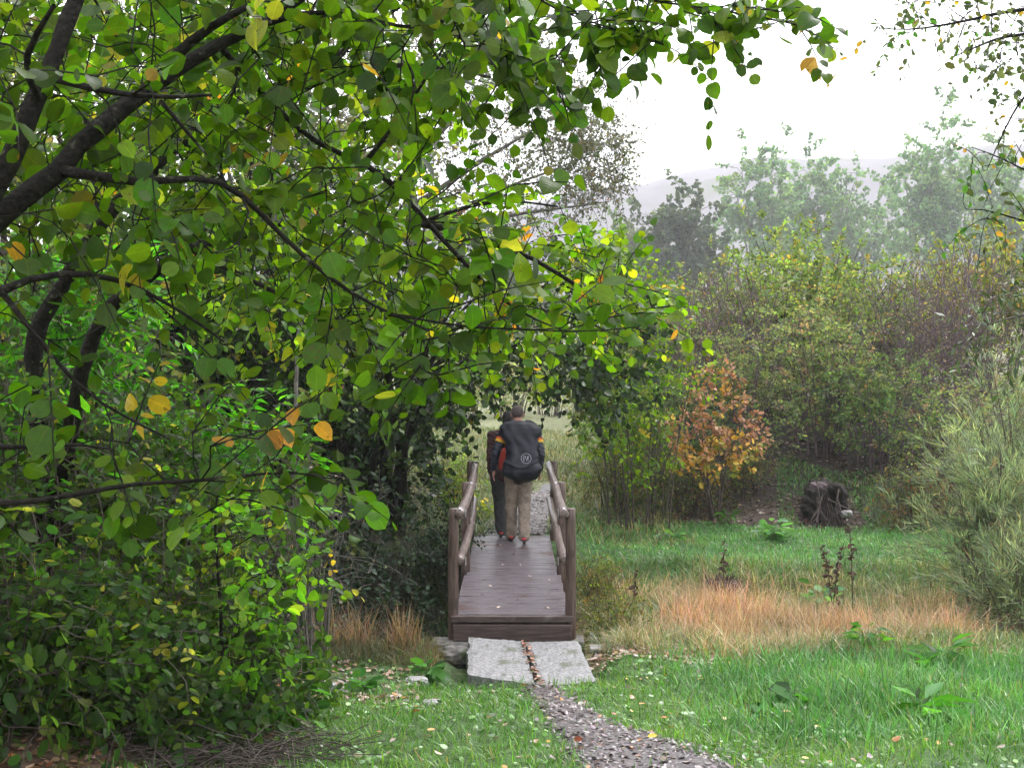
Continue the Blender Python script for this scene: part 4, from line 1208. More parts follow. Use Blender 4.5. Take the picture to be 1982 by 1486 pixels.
# ------------------------------------------------------------------ small solids
def boxmesh(name, boxes, bev=.008, jitter=0, seed=0):
    """boxes: (x0,x1,y0,y1,z0,z1) bevelled and joined"""
    import bmesh
    bm = bmesh.new()
    for (x0, x1, y0, y1, z0, z1) in boxes:
        vs_ = [bm.verts.new(v) for v in ((x0, y0, z0), (x1, y0, z0), (x1, y1, z0), (x0, y1, z0), (x0, y0, z1), (x1, y0, z1), (x1, y1, z1), (x0, y1, z1))]
        for f in ((3, 2, 1, 0), (4, 5, 6, 7), (0, 1, 5, 4), (1, 2, 6, 5), (2, 3, 7, 6), (3, 0, 4, 7)):
            bm.faces.new([vs_[i] for i in f])
    if bev:
        bmesh.ops.bevel(bm, geom=list(bm.edges), offset=bev, segments=2, affect='EDGES', profile=.6)
    if jitter:
        rr = random.Random(seed)
        for v in bm.verts:
            v.co.x += rr.gauss(0, jitter); v.co.y += rr.gauss(0, jitter); v.co.z += rr.gauss(0, jitter)
    me = bpy.data.meshes.new(name)
    bm.to_mesh(me); bm.free()
    return me


def rock(name, label, loc, size, mat, seed, cat='rock', bev=.3, group=None, sub=3):
    import bmesh
    rr = np.random.default_rng(seed)
    bm = bmesh.new()
    bmesh.ops.create_icosphere(bm, subdivisions=sub, radius=1)
    ph = rr.random(9) * 6.28
    for v in bm.verts:
        c = np.array(v.co)
        q = np.sign(c) * np.abs(c) ** (1 - bev)
        n = 1 + .08 * math.sin(c[0] * 4 + ph[0]) * math.sin(c[1] * 5 + ph[1]) + .06 * math.sin(c[2] * 7 + c[0] * 6 + ph[2]) + .03 * math.sin(c[1] * 13 + ph[3])
        v.co = (q[0] * size[0] * n, q[1] * size[1] * n, q[2] * size[2] * n)
    me = bpy.data.meshes.new(name)
    bm.to_mesh(me); bm.free()
    for f in me.polygons: f.use_smooth = False
    o = link(name, me, M[mat])
    o.location = loc
    o.rotation_euler = (0, 0, rr.uniform(-.4, .4))
    return tag(o, label, cat, group)


# ------------------------------------------------------------------ FOOTBRIDGE
DZ = .22
YN, YM, YF = 12.15, 14.45, 17.1
br = empty('footbridge', (0, YN, DZ), 'wooden footbridge with log handrails and a wet purple-brown plank deck', 'footbridge')


def rel(v):
    return np.asarray(v, float) - np.array([0, YN, DZ])


def rod(name, pts, radii, mat, parent, k=14, caps=True, seed=0):
    """round log with end caps"""
    tb = Tubes()
    p = np.asarray(pts, float)
    rr = np.random.default_rng(seed)
    m = 12
    s = np.linspace(0, 1, m); s0 = np.linspace(0, 1, len(p))
    q = np.stack([np.interp(s, s0, p[:, i]) for i in range(3)], 1)
    r = np.interp(s, s0, radii) * (1 + .02 * rr.normal(size=m))
    tb.add(q, r, k)
    V = np.concatenate(tb.V); fq = np.concatenate(tb.Fq)
    # bevelled caps
    V = np.vstack([V, (V[:k] - q[0]) * .82 + q[0] - (q[1] - q[0]) / np.linalg.norm(q[1] - q[0]) * .008,
                   (V[(m - 1) * k:m * k] - q[-1]) * .82 + q[-1] + (q[-1] - q[-2]) / np.linalg.norm(q[-1] - q[-2]) * .008])
    j = np.arange(k); j2 = (j + 1) % k
    a0 = m * k; a1 = m * k + k
    f1 = np.stack([j, a0 + j, a0 + j2, j2], 1)
    f2 = np.stack([(m - 1) * k + j, (m - 1) * k + j2, a1 + j2, a1 + j], 1)
    cap = [np.array([a0 + j[::-1]]), np.array([a1 + j])]
    me = mesh(name, V, [np.concatenate([fq, f1, f2])] + cap)
    return link(name, me, mat, parent)


# deck: transverse boards with gaps, ridged; near half a little wider
boards = []
y = YN - .02
rr = random.Random(3)
while y < YF + .12:
    wv = .118 + rr.uniform(-.003, .003)
    hw = .535 if y < YM - .25 else .505
    dzj = rr.uniform(-.002, .002)
    boards.append((-hw + rr.uniform(-.006, .006), hw + rr.uniform(-.006, .006), y - YN, y + wv - YN, -.045 + dzj, dzj))
    y += wv + .006
# grooves are cut as thin raised ribs on each board
ribs = []
for (x0, x1, y0, y1, z0, z1) in boards:
    for k in range(5):
        yy0 = y0 + .010 + k * .0215
        ribs.append((x0 + .006, x1 - .006, yy0, yy0 + .013, z1 - .001, z1 + .0035))
link('deck', boxmesh('deck', boards + ribs, .0013), M['deck'], br)
# carriers, cross beams
for sx in (-.36, .36):
    link('carrier_beam', boxmesh('carrier_beam', [(sx - .05, sx + .05, .02, YF - YN + .25, -.22, -.048)], .006), M['beam'], br)
link('end_board', boxmesh('end_board', [(-.575, .575, -.085, -.024, -.062, -.004)], .006), M['beam'], br)
link('end_beam', boxmesh('end_beam', [(-.555, .555, -.11, -.012, -.235, -.080)], .008), M['beam'], br)
ZT = 1.0
posts = {}
for side in (-1, 1):
    for j, yv in enumerate((YN, YM, YF)):
        xo = side * (.552 + (.0 if j != 1 else (-.035 if side < 0 else 0.0)))
        top = ZT + (-.005 if j == 0 else 0)
        base = -.25 if j == 0 else -.45
        rod('post', [(xo, yv - YN, base), (xo + side * .004, yv - YN, .4), (xo + (-.0 if side > 0 else .004), yv - YN, top)], [.051, .050, .047], M['wood'], br, seed=10 + j + side)
        posts[(side, j)] = xo
    for j in (0, 1):
        y0, y1 = (YN, YM, YF)[j] - YN, (YN, YM, YF)[j + 1] - YN
        xi0, xi1 = posts[(side, j)] - side * .062, posts[(side, j + 1)] - side * .062
        xm = (xi0 + xi1) / 2 - side * .008
        z0 = ZT - .045
        rod('handrail', [(xi0, y0 - (.07 if j == 0 else -.015), z0), (xm, (y0 + y1) / 2, z0 - .006), (xi1, y1 + (.06 if j else 0), z0 + .004)], [.046, .045, .043], M['rail'], br, seed=20 + j)
        rod('lower_rail', [(xi0 + side * .01, y0 + .01, .50), (xm + side * .01, (y0 + y1) / 2, .49), (xi1 + side * .01, y1 - .01, .50)], [.042, .041, .040], M['rail'], br, seed=30 + j)
    for j, yv in enumerate((YN, YM, YF)):
        xo = posts[(side, j)]
        for zz in (ZT - .045, .50):
            # angle bracket: plate on the post, plate round the rail
            xi = xo - side * .062
            bx = [(xi - .012, xi + .012, yv - YN - .075, yv - YN + .055, zz + .045, zz + .0505)] if zz > .9 else []
            xin = xi - side * .052
            bx.append((min(xin, xin - side * .004), max(xin, xin - side * .004), yv - YN - .03, yv - YN + .03, zz - .035, zz + .035))
            link('bracket', boxmesh('bracket', bx, .001), M['metal'], br)

# abutment: the block under the left post, and the rough stone below it
o = link('stone_block', boxmesh('stone_block', [(-.30, .30, -.16, .16, -.115, .115)], .02, .004, 3), M['stone'])
o.location = (-.46, 12.12, -.135); tag(o, 'squared dark stone block carrying the left bridge post', 'stone block')
o = link('stone_block', boxmesh('stone_block', [(-.22, .22, -.16, .16, -.12, .12)], .02, .004, 4), M['stone'])
o.location = (.46, 12.16, -.14); tag(o, 'squared stone under the right bridge post', 'stone block')
rock('rough_stone', 'rough mossy stone below the squared block', (-.52, 11.80, -.10), (.17, .12, .10), 'stone', 5, group=None)

# concrete slabs
def slab(label, corners, th, seed):
    n = 14
    c = np.array(corners, float)  # near-left, near-right, far-right, far-left
    V = []
    rr = np.random.default_rng(seed)
    for i in range(n + 1):
        for j in range(n + 1):
            u, v_ = i / n, j / n
            p = (1 - u) * (1 - v_) * c[0] + u * (1 - v_) * c[1] + u * v_ * c[2] + (1 - u) * v_ * c[3]
            e = (i in (0, n)) or (j in (0, n))
            V.append(p + rr.normal(size=3) * ([.007, .007, .002] if e else [0, 0, .0018]) - [0, 0, .010 if e else 0])
    V = np.array(V)
    top = lambda i, j: i * (n + 1) + j
    ft = [(top(i, j), top(i + 1, j), top(i + 1, j + 1), top(i, j + 1)) for i in range(n) for j in range(n)]
    rim = [top(i, 0) for i in range(n)] + [top(n, j) for j in range(n)] + [top(i, n) for i in range(n, 0, -1)] + [top(0, j) for j in range(n, 0, -1)]
    b0 = len(V)
    V = np.vstack([V, V[rim] - [0, 0, th]])
    m = len(rim)
    fs = [(rim[k], b0 + k, b0 + (k + 1) % m, rim[(k + 1) % m]) for k in range(m)]
    ctr = c.mean(0) * [1, 1, 0]
    me = mesh('concrete_slab', V - ctr, [np.array(ft + fs), np.array([[b0 + k for k in range(m)][::-1]])])
    me.shade_flat()
    o = link('concrete_slab', me, M['concrete'])
    o.location = ctr
    return tag(o, label, 'concrete slab')


slab('left of two worn concrete slabs at the near end of the bridge', [P(906, 1303, 10.72), P(1036, 1322, 10.50), P(1013, 1239, 11.72), P(907, 1230, 11.80)], .13, 1)
slab('right of two worn concrete slabs at the near end of the bridge', [P(1048, 1325, 10.46), P(1155, 1315, 10.56), P(1117, 1238, 11.72), P(1017, 1239, 11.72)], .13, 2)
# leaves caught in the slab joint
rng = np.random.default_rng(240)
tt = rng.random(60)
jl = np.array([P(1042, 1322, 10.5) * (1 - t) + P(1015, 1240, 11.7) * t for t in tt]) + rng.normal(size=(60, 3)) * [.012, .012, .003] + [0, 0, .012]
a = rng.random(60) * 6.28
o = link('joint_leaves', leaves_mesh('joint_leaves', jl, unit(np.column_stack([np.cos(a), np.sin(a), .2 * rng.normal(size=60)])), unit(rng.normal(size=(60, 3)) * .4 + [0, 0, 1]), .04 + .01 * rng.random(60),
         pick([(.30, .12, .07, 3), (.36, .2, .12, 2), (.16, .08, .05, 2)], 60, rng), 'oval'), M['litter'])
tag(o, 'brown leaves wedged in the joint between the slabs', 'leaves', kind='stuff')

# iron pipe end right of the slabs
tb = Tubes()
p0 = P(1158, 1268, 11.75)
root = empty('iron_pipe', p0, 'short dark iron pipe end poking out right of the slabs', 'pipe')
rod('pipe_body', [(0.0, -.07, 0), (0.01, .05, 0), (.03, .28, -.03)], [.05, .05, .05], M['black'], root, k=18)
rod('pipe_rim', [(0, -.082, 0), (0, -.068, 0), (0, -.05, 0)], [.058, .059, .058], M['black'], root, k=18)
link('cap_plate', boxmesh('cap_plate', [(-.075, .06, -.06, .12, .052, .075)], .006), M['stone_light'], root)

# stones by the left of the path
for i, (px, Yv, s, lab) in enumerate([(625, 10.3, .07, 'small grey stone in the leaf litter on the left bank'), (805, 10.6, .075, 'pale flat stone in the grass left of the slabs'), (655, 10.05, .055, 'dark stone beside the small grey stone'),
                               (835, 9.3, .06, 'flat grey stone lying in the grass left of the path'), (1046, 10.12, .05, 'dark wet stone at the foot of the slabs')]):
    x, y_, z = at_px(px, Yv)
    rock('stone', lab, (x, y_, z + s * .25), (s * 1.3, s, s * .5), ('stone_light', 'stone_light', 'stone', 'stone_light', 'stone')[i], 20 + i, group='loose stones near the slabs')

# hollow stump in the bank
rng = np.random.default_rng(250)
import bmesh as _bm
bm = _bm.new()
_bm.ops.create_icosphere(bm, subdivisions=5, radius=1)
for v in bm.verts:
    c = np.array(v.co)
    n = 1 + .10 * math.sin(c[0] * 5 + 1) * math.sin(c[2] * 4 + 2) + .07 * math.sin(c[0] * 11 + c[1] * 7) + .05 * math.sin(c[2] * 15 + c[0] * 9) + .03 * math.sin(c[0] * 27) * math.sin(c[2] * 31)
    hol = math.exp(-(((c[0] - .1) / .50) ** 2 + ((c[2] - .05) / .55) ** 2)) * (1 if c[1] < 0 else 0)
    v.co = (c[0] * .34 * n, c[1] * .45 * n * (1 - 1.9 * hol), c[2] * .40 * n)
me = bpy.data.meshes.new('stump')
bm.to_mesh(me); bm.free()
sx, sy, sz = at_px(1600, 20.5)
root = empty('hollow_stump', (sx, sy, sz), 'old hollow stump with a dark cavity and roots in the grassy bank', 'stump')
o = link('stump_body', me, M['black_soil'], root); o.location = (0, 0.05, .22)
tb = Tubes()
for i in range(26):
    a = rng.uniform(-2.6, -.5)
    s = np.array([math.cos(a) * .25, -.25 + rng.normal() * .05, .25 + rng.normal() * .15])
    e = s + np.array([rng.normal() * .22, -.18 - .15 * rng.random(), -.30 - .15 * rng.random()])
    tb.add([s, (s + e) / 2 + rng.normal(size=3) * .04, e], [.016, .012, .006], 5)
for i in range(5):
    s = np.array([-.1 + .04 * i, -.42, .02]); e = np.array([-.16 + .02 * i, -.36, .55])
    tb.add([s, (s + e) / 2, e], [.008, .006, .004], 4)
link('roots', tb.mesh('roots'), M['bark_brown'], root)
rock('bank_rock', 'pale rock right beside the hollow stump', (sx + .24, sy - .38, sz + .13), (.09, .08, .06), 'stone_light', 31)
rock('bank_rock', 'brown rounded rock on top of the hollow stump', (sx - .12, sy - .05, sz + .52), (.14, .14, .08), 'bark_purple', 32)

# dark root clump in the dry grass
rng = np.random.default_rng(251)
x, y_, z = at_px(1402, 15.4)
root = empty('root_clump', (x, y_, z), 'dark brown clump of old roots at the edge of the dry grass', 'roots')
tb = Tubes()
for i in range(240):
    a = rng.random() * 6.28; r_ = .05 + .22 * rng.random()
    s = np.array([math.cos(a) * r_ * .5, math.sin(a) * r_ * .4, .02])
    e = np.array([math.cos(a) * r_, math.sin(a) * r_ * .7, .12 + .22 * rng.random() * (1 - r_ * 2)])
    tb.add([s, (s + e) / 2 + [0, 0, .06], e + rng.normal(size=3) * .03], [.007, .006, .003], 4)
link('roots', tb.mesh('roots'), M['bark_brown'], root)
rock_o = rock('root_core', 'x', (0, 0, 0), (.17, .13, .12), 'bark_brown', 33)
rock_o.parent = root; rock_o.location = (0, 0, .1)
del rock_o['category']; del rock_o['label']


# ------------------------------------------------------------------ dry weed stalks
def stalk(label, px, Yv, h, seed, pods=26, split=1):
    rng = np.random.default_rng(seed)
    x, y_, z = at_px(px, Yv)
    root = empty('weed_stalk', (x, y_, z), label, 'weed stalk', 'dead weed stalks in the dry grass')
    tb = Tubes()
    pp = []
    for s in range(split):
        lean = rng.normal() * .07
        pts = np.array([(s * .04, 0, -.05), (s * .04 + lean * .3, 0, h * .35), (s * .05 + lean * .5, .01, h * .7), (s * .05 + lean, .02, h)])
        tb.add(pts, [.008, .007, .005, .002], 5)
        for k in range(pods):
            t = .3 + .68 * rng.random()
            c = np.array([np.interp(t, [0, .35, .7, 1], pts[:, i]) for i in range(3)])
            pp.append(c)
            if k % 5 == 0:
                e = c + [rng.normal() * .05, rng.normal() * .05, .08]
                tb.add([c, (c + e) / 2, e], [.004, .003, .0015], 3)
    link('stem', tb.mesh('stem'), M['bark_brown'], root)
    pp = np.array(pp); n = len(pp)  # seed heads of the stalk, shaped as small curled dry leaves
    link('withered_foliage', leaves_mesh('withered_foliage', pp, unit(rng.normal(size=(n, 3)) * [1, 1, .5] + [0, 0, -.4]), unit(rng.normal(size=(n, 3))), .03 + .045 * rng.random(n),
         pick([(.07, .045, .035, 3), (.12, .07, .05, 2)], n, rng), 'oval', rng.normal(size=n) * 3), M['leaf_dry'], root)


stalk('thin dead weed stalk nearest the bridge rail', 1228, 14.0, .62, 1, 14)
stalk('dead weed stalk rising beside the dark root clump', 1402, 15.0, .85, 2)
stalk('left stalk of the pair of tall dead weeds right of centre', 1612, 14.6, .80, 3, 40, 2)
stalk('tallest dead weed stalk, right of the twin-stemmed one', 1655, 14.5, 1.05, 4, 34)
stalk('short forked dead weed stalk between the dry clumps', 1628, 13.9, .45, 5, 20)


# ------------------------------------------------------------------ leafy weeds (rosettes)
def rosette(label, px, Yv, h, size, n, tpl, pal, seed, up=.8, name='broadleaf_weed', group='leafy weeds by the water and path', dz=0):
    rng = np.random.default_rng(seed)
    x, y_, z = at_px(px, Yv)
    root = empty(name, (x, y_, z + dz), label, 'weed', group)
    a = np.arange(n) * 2.4 + rng.normal(size=n) * .3
    el = rng.uniform(.15, 1.0, n)
    r_ = h * (.35 + .65 * rng.random(n))
    tip = np.column_stack([np.cos(a) * r_ * (1 - el * .5), np.sin(a) * r_ * (1 - el * .5), r_ * (.25 + el * up)])
    tb = Tubes()
    for i in range(n):
        tb.add([(0, 0, -.02), tip[i] * [.4, .4, .6], tip[i]], [.004, .003, .002], 3)
    link('stems', tb.mesh('stems'), M['grass'], root)
    me = root.children[0].data
    at_ = me.attributes.new('col', 'FLOAT_COLOR', 'POINT')
    at_.data.foreach_set('color', np.tile([.12, .2, .05, 1], (len(me.vertices), 1)).astype(np.float32).ravel())
    ax = unit(np.column_stack([np.cos(a), np.sin(a), rng.uniform(-.4, .7, n)]))
    nm = unit(np.column_stack([rng.normal(size=(n, 2)) * .5, np.ones(n)]))
    link('foliage', leaves_mesh('foliage', tip - ax * size * .3, ax, nm, size * (1 + .25 * rng.normal(size=n)).clip(.5, 1.5), pick(pal, n, rng, .2), tpl, 1 + rng.random(n)), M['leaf'], root)


PW = [(.045, .15, .02, 4), (.075, .20, .03, 2), (.035, .10, .02, 2)]
PWB = [(.09, .22, .08, 4), (.12, .26, .09, 2)]
for i, a_ in enumerate([
    ('bright green leafy weed at the corner of the left slab', 830, 10.9, .20, .13, 22, 'round', PW),
    ('yellow-green leaves hugging the left edge of the slab', 905, 10.45, .12, .09, 18, 'round', PW),
    ('broad leafy weed left of the slabs in the grass', 700, 10.2, .16, .12, 20, 'oval', PW),
    ('low green weed on the left by the brown litter', 590, 9.3, .22, .13, 22, 'lance', PW),
    ('broad-leaved weed in the foreground grass right of the path', 1480, 9.15, .14, .13, 16, 'round', PW),
    ('second broad-leaved weed further right in the foreground grass', 1545, 9.4, .14, .14, 14, 'round', PW),
    ('green plant at the back edge of the foreground grass', 1680, 11.5, .26, .16, 26, 'lance', PW),
    ('tall strap-leaved plant near the right foreground edge', 1790, 8.6, .26, .26, 14, 'lance', PW),
    ('strap-leaved plant behind the foreground grass on the right', 1830, 10.8, .30, .28, 18, 'lance', PW),
    ('pale green weed on the far bank left of the stump', 1305, 18.2, .22, .14, 26, 'oval', PWB),
    ('light green weed growing by the tall dead stalks', 1590, 14.9, .30, .15, 26, 'oval', PWB),
    ('green weed on the bank below the dark low bush', 1410, 19.8, .25, .17, 20, 'lance', PW),
    ('green weed on the slope left of the hollow stump', 1500, 18.6, .30, .16, 30, 'oval', PWB),
    ('fern-like green tuft beside the lime-leaved sapling', 560, 8.4, .34, .17, 34, 'lance', PW),
    ('yellow-flowering weed beyond the left rail', 925, 19.3, .4, .1, 30, 'oval', [(.2, .26, .04, 3), (.5, .4, .03, 1)]),
]):
    rosette(*a_, seed=300 + i)

# individually visible fallen leaves
rng = np.random.default_rng(260)


def one_leaf(label, p, size, colr, group, tpl='oval', tilt=.3, dzn=.004):
    a = rng.random() * 6.28
    me = leaves_mesh('fallen_leaf', np.zeros((1, 3)), np.array([[math.cos(a), math.sin(a), 0.]]), unit(np.array([[rng.normal() * tilt, rng.normal() * tilt, 1.]])), np.array([size]), np.array([colr]), tpl, np.array([1.2]))
    o = link('fallen_leaf', me, M['litter']); o.location = p
    tag(o, label, 'leaf', group)


for i in range(26):
    t = rng.random()
    pale = rng.random() < .6
    one_leaf('small pale fallen leaf on the wet bridge deck' if pale else 'small dark fallen leaf on the wet bridge deck',
             (rng.uniform(-.44, .44), YN + .15 + (YF - YN - .4) * t, DZ + .012), .035 + .02 * rng.random(),
             (.55, .42, .36) if pale else (.07, .04, .03), 'pale leaves on the deck' if pale else 'dark leaves on the deck')
for px, py, lab, c in [(1238, 1383, 'orange-yellow fallen leaf at the right edge of the path', (.62, .26, .03)), (1228, 1366, 'pinkish fallen leaf just above the orange-yellow one', (.55, .3, .22)),
                    (1520, 1398, 'pale orange fallen leaf in the grass behind the watermark corner', (.6, .3, .05)), (1238, 1458, 'orange fallen leaf on the path at the bottom of the view', (.62, .25, .02)),
                    (1470, 1388, 'buff fallen leaf in the grass right of the path', (.5, .36, .26)), (1275, 1448, 'yellow fallen leaf at the right side of the path near the bottom', (.6, .42, .03)),
                    (1130, 1455, 'rust-brown fallen leaf on the left side of the path', (.22, .05, .02)), (1005, 1345, 'orange fallen leaf below the slab joint', (.6, .25, .04)), (1056, 1340, 'rust-red leaf at the head of the path', (.3, .06, .02))]:
    sl_ = (py - 670) / 2500
    Yg = 9.0
    for _ in range(20):
        Yg = (CAMZ - Hf((px - 991) / F * Yg, Yg)) / sl_
    x, y_, z = at_px(px, Yg)
    lab = lab.replace('behind the watermark corner', 'well right of the path')
    one_leaf(lab, (x, y_, z + .06), .062, c, None, 'lobed' if 'orange' in lab else 'oval', .4)

# dead branch with rusty leaves hanging in the dark arch
rng = np.random.default_rng(270)
b = P(640, 640, 12.0)
skel = [(pl([(625, 560, 12.2), (630, 640, 12.0), (632, 690, 12.0), (645, 725, 12.0), (660, 755, 12.0)]), [.010, .010, .008, .006, .004]),
        (pl([(630, 645, 12.0), (655, 675, 12.0), (690, 690, 12.0), (725, 688, 12.0)]), [.007, .006, .005, .003]), (pl([(660, 705, 12), (690, 725, 12), (705, 745, 12)]), [.006, .005, .003]),
        (np.array([[P(560, 700, 12.3)[0], 12.3, Hf(-2.0, 12.3)], P(575, 650, 12.3), P(600, 570, 12.2), P(625, 560, 12.2)]), [.025, .018, .013, .010])]
at = region(rng, [(600, 670, 660, 740, 11.9, 12.1, 10)])
plant('dead_branch', 'pale dead branch with hanging rust-red leaves in the dark gap left of the bridge', 'dead branch', (P(560, 700, 12.3)[0], 12.3, Hf(-2.0, 12.3)), skel, at,
      dict(n=7, len=.12, size=.04, tpl='lance', pal=[(.25, .05, .04, 3), (.2, .07, .05, 2)], droop=1, tr=.0015), 'leaf_dry', 'bark_grey', rng, r_tip=.002, rmax=.004, seg=.15, sides=3)


# ------------------------------------------------------------------ PEOPLE
def capsule(bm, p0, p1, r0, r1, k=16, sq=(1, 1)):
    """closed tapered capsule added to bm"""
    p0, p1 = np.asarray(p0, float), np.asarray(p1, float)
    d = p1 - p0; L = np.linalg.norm(d) + 1e-9; t = d / L
    ref = np.array([0, 1, 0.]) if abs(t[1]) < .9 else np.array([1., 0, 0])
    u = unit(np.cross(ref, t)); v = np.cross(t, u)
    rings = []
    for a in (-80, -50, -20, 0): rings.append((p0 + t * r0 * math.sin(math.radians(a)), r0 * math.cos(math.radians(a))))
    for a in (0, 20, 50, 80): rings.append((p1 + t * r1 * math.sin(math.radians(a)), r1 * math.cos(math.radians(a))))
    vv = []
    for c, r in rings:
        vv.append([bm.verts.new(tuple(c + r * (math.cos(2 * math.pi * j / k) * u * sq[0] + math.sin(2 * math.pi * j / k) * v * sq[1]))) for j in range(k)])
    for a, b_ in zip(vv[:-1], vv[1:]):
        for j in range(k):
            bm.faces.new((a[j], a[(j + 1) % k], b_[(j + 1) % k], b_[j]))
    bm.faces.new(vv[0][::-1]); bm.faces.new(vv[-1])


def ellipsoid(bm, c, r, n=3):
    import bmesh
    res = bmesh.ops.create_icosphere(bm, subdivisions=n, radius=1)
    for v in res['verts']:
        v.co = (c[0] + v.co.x * r[0], c[1] + v.co.y * r[1], c[2] + v.co.z * r[2])


def fuse(name, build, voxel=.010, smooth=5, mat=None, parent=None, disp=None):
    import bmesh
    bm = bmesh.new()
    build(bm)
    me = bpy.data.meshes.new(name + '_raw')
    bm.to_mesh(me); bm.free()
    o = bpy.data.objects.new(name + '_raw', me)
    COL.objects.link(o)
    m = o.modifiers.new('r', 'REMESH'); m.mode = 'VOXEL'; m.voxel_size = voxel; m.use_smooth_shade = True
    s = o.modifiers.new('s', 'SMOOTH'); s.iterations = smooth; s.factor = .5
    dg = bpy.context.evaluated_depsgraph_get()
    dg.update()
    me2 = bpy.data.meshes.new_from_object(o.evaluated_get(dg))
    bpy.data.objects.remove(o); bpy.data.meshes.remove(me)
    me2.name = name
    if disp:
        n = len(me2.vertices)
        co = np.zeros(n * 3, dtype=np.float32); me2.vertices.foreach_get('co', co); co = co.reshape(-1, 3)
        nr = np.zeros(n * 3, dtype=np.float32); me2.vertices.foreach_get('normal', nr); nr = nr.reshape(-1, 3)
        co = co + nr * disp(co)[:, None]
        me2.vertices.foreach_set('co', co.astype(np.float32).ravel()); me2.update()
    for p in me2.polygons: p.use_smooth = True
    me2.materials.clear()
    return link(name, me2, mat, parent)


def cloth(name, c, c2, rough=.7, sheen=0):
    return noisemat(name, c, c2, 30, rough, bump=.25, dist=.004)


M['skin'] = noisemat('skin', (.50, .25, .20), (.58, .32, .26), 12, .5, bump=.1)
M['hair'] = noisemat('short_hair', (.06, .045, .042), (.13, .10, .10), 60, .8, bump=.6, dist=.004)
M['hair_dark'] = noisemat('dark_hair', (.012, .01, .01), (.03, .025, .025), 60, .6, bump=.5, dist=.004)
M['navy'] = cloth('navy_jacket', (.010, .013, .028), (.022, .026, .045), .5)
M['maroon'] = cloth('maroon_jacket', (.035, .008, .012), (.06, .014, .02), .6)
M['red'] = cloth('red_fleece', (.36, .025, .018), (.45, .04, .025), .7)
M['khaki'] = cloth('khaki_trousers', (.20, .155, .125), (.30, .24, .20), .8)
M['blackcloth'] = cloth('black_trousers', (.018, .017, .02), (.035, .033, .038), .75)
M['cover'] = noisemat('rain_cover', (.008, .009, .015), (.018, .020, .032), 9, .5, bump=.25, dist=.01, spec=.3)
M['yellow'] = cloth('yellow_band', (.75, .40, .02), (.85, .50, .03))
M['orangeb'] = cloth('orange_band', (.70, .10, .02), (.8, .14, .03))
M['shoe'] = noisemat('shoe', (.03, .02, .02), (.07, .035, .035), 20, .6)
M['shoered'] = cloth('shoe_red', (.45, .04, .05), (.55, .06, .07))
M['print'] = cloth('grey_print', (.30, .31, .36), (.36, .37, .42))
M['white'] = cloth('white_print', (.62, .62, .66), (.7, .7, .75))


def hand(bm, w, d, side, curl=.4):
    """palm + four fingers + thumb. w wrist point, d direction down the hand, side: +1/-1 toward thumb (forward)"""
    w = np.asarray(w, float); d = unit(np.asarray(d, float))
    f = np.array([0, 1, 0.]) * 1.0; f = unit(f - d * (f @ d))      # thumb side points forward
    n = np.cross(d, f) * side                                       # palm normal, to the body
    pc = w + d * .045
    capsule(bm, w + d * .01 + f * .014, pc + d * .035 + f * .024, .017, .015)
    capsule(bm, w + d * .01 - f * .012, pc + d * .035 - f * .024, .017, .014)
    capsule(bm, w + d * .01, pc + d * .035, .019, .016)
    for k, (o_, L) in enumerate([(.029, .066), (.010, .075), (-.010, .070), (-.028, .055)]):
        b0 = pc + d * .04 + f * o_
        d1 = unit(d + n * curl * .35); p1 = b0 + d1 * L * .45
        d2 = unit(d + n * curl * .9 + f * .05 * (1 - k)); p2 = p1 + d2 * L * .32
        d3 = unit(d + n * curl * 1.6); p3 = p2 + d3 * L * .25
        capsule(bm, b0 - d * .01, p1, .0095, .0088, 8); capsule(bm, p1, p2, .0088, .008, 8); capsule(bm, p2, p3, .008, .0068, 8)
    t0 = w + d * .018 + f * .018
    t1 = t0 + unit(d * .7 + f * .8 + n * .3) * .042
    t2 = t1 + unit(d * 1.0 + f * .25 + n * .3) * .030
    capsule(bm, t0, t1, .012, .0105, 8); capsule(bm, t1, t2, .0105, .008, 8)


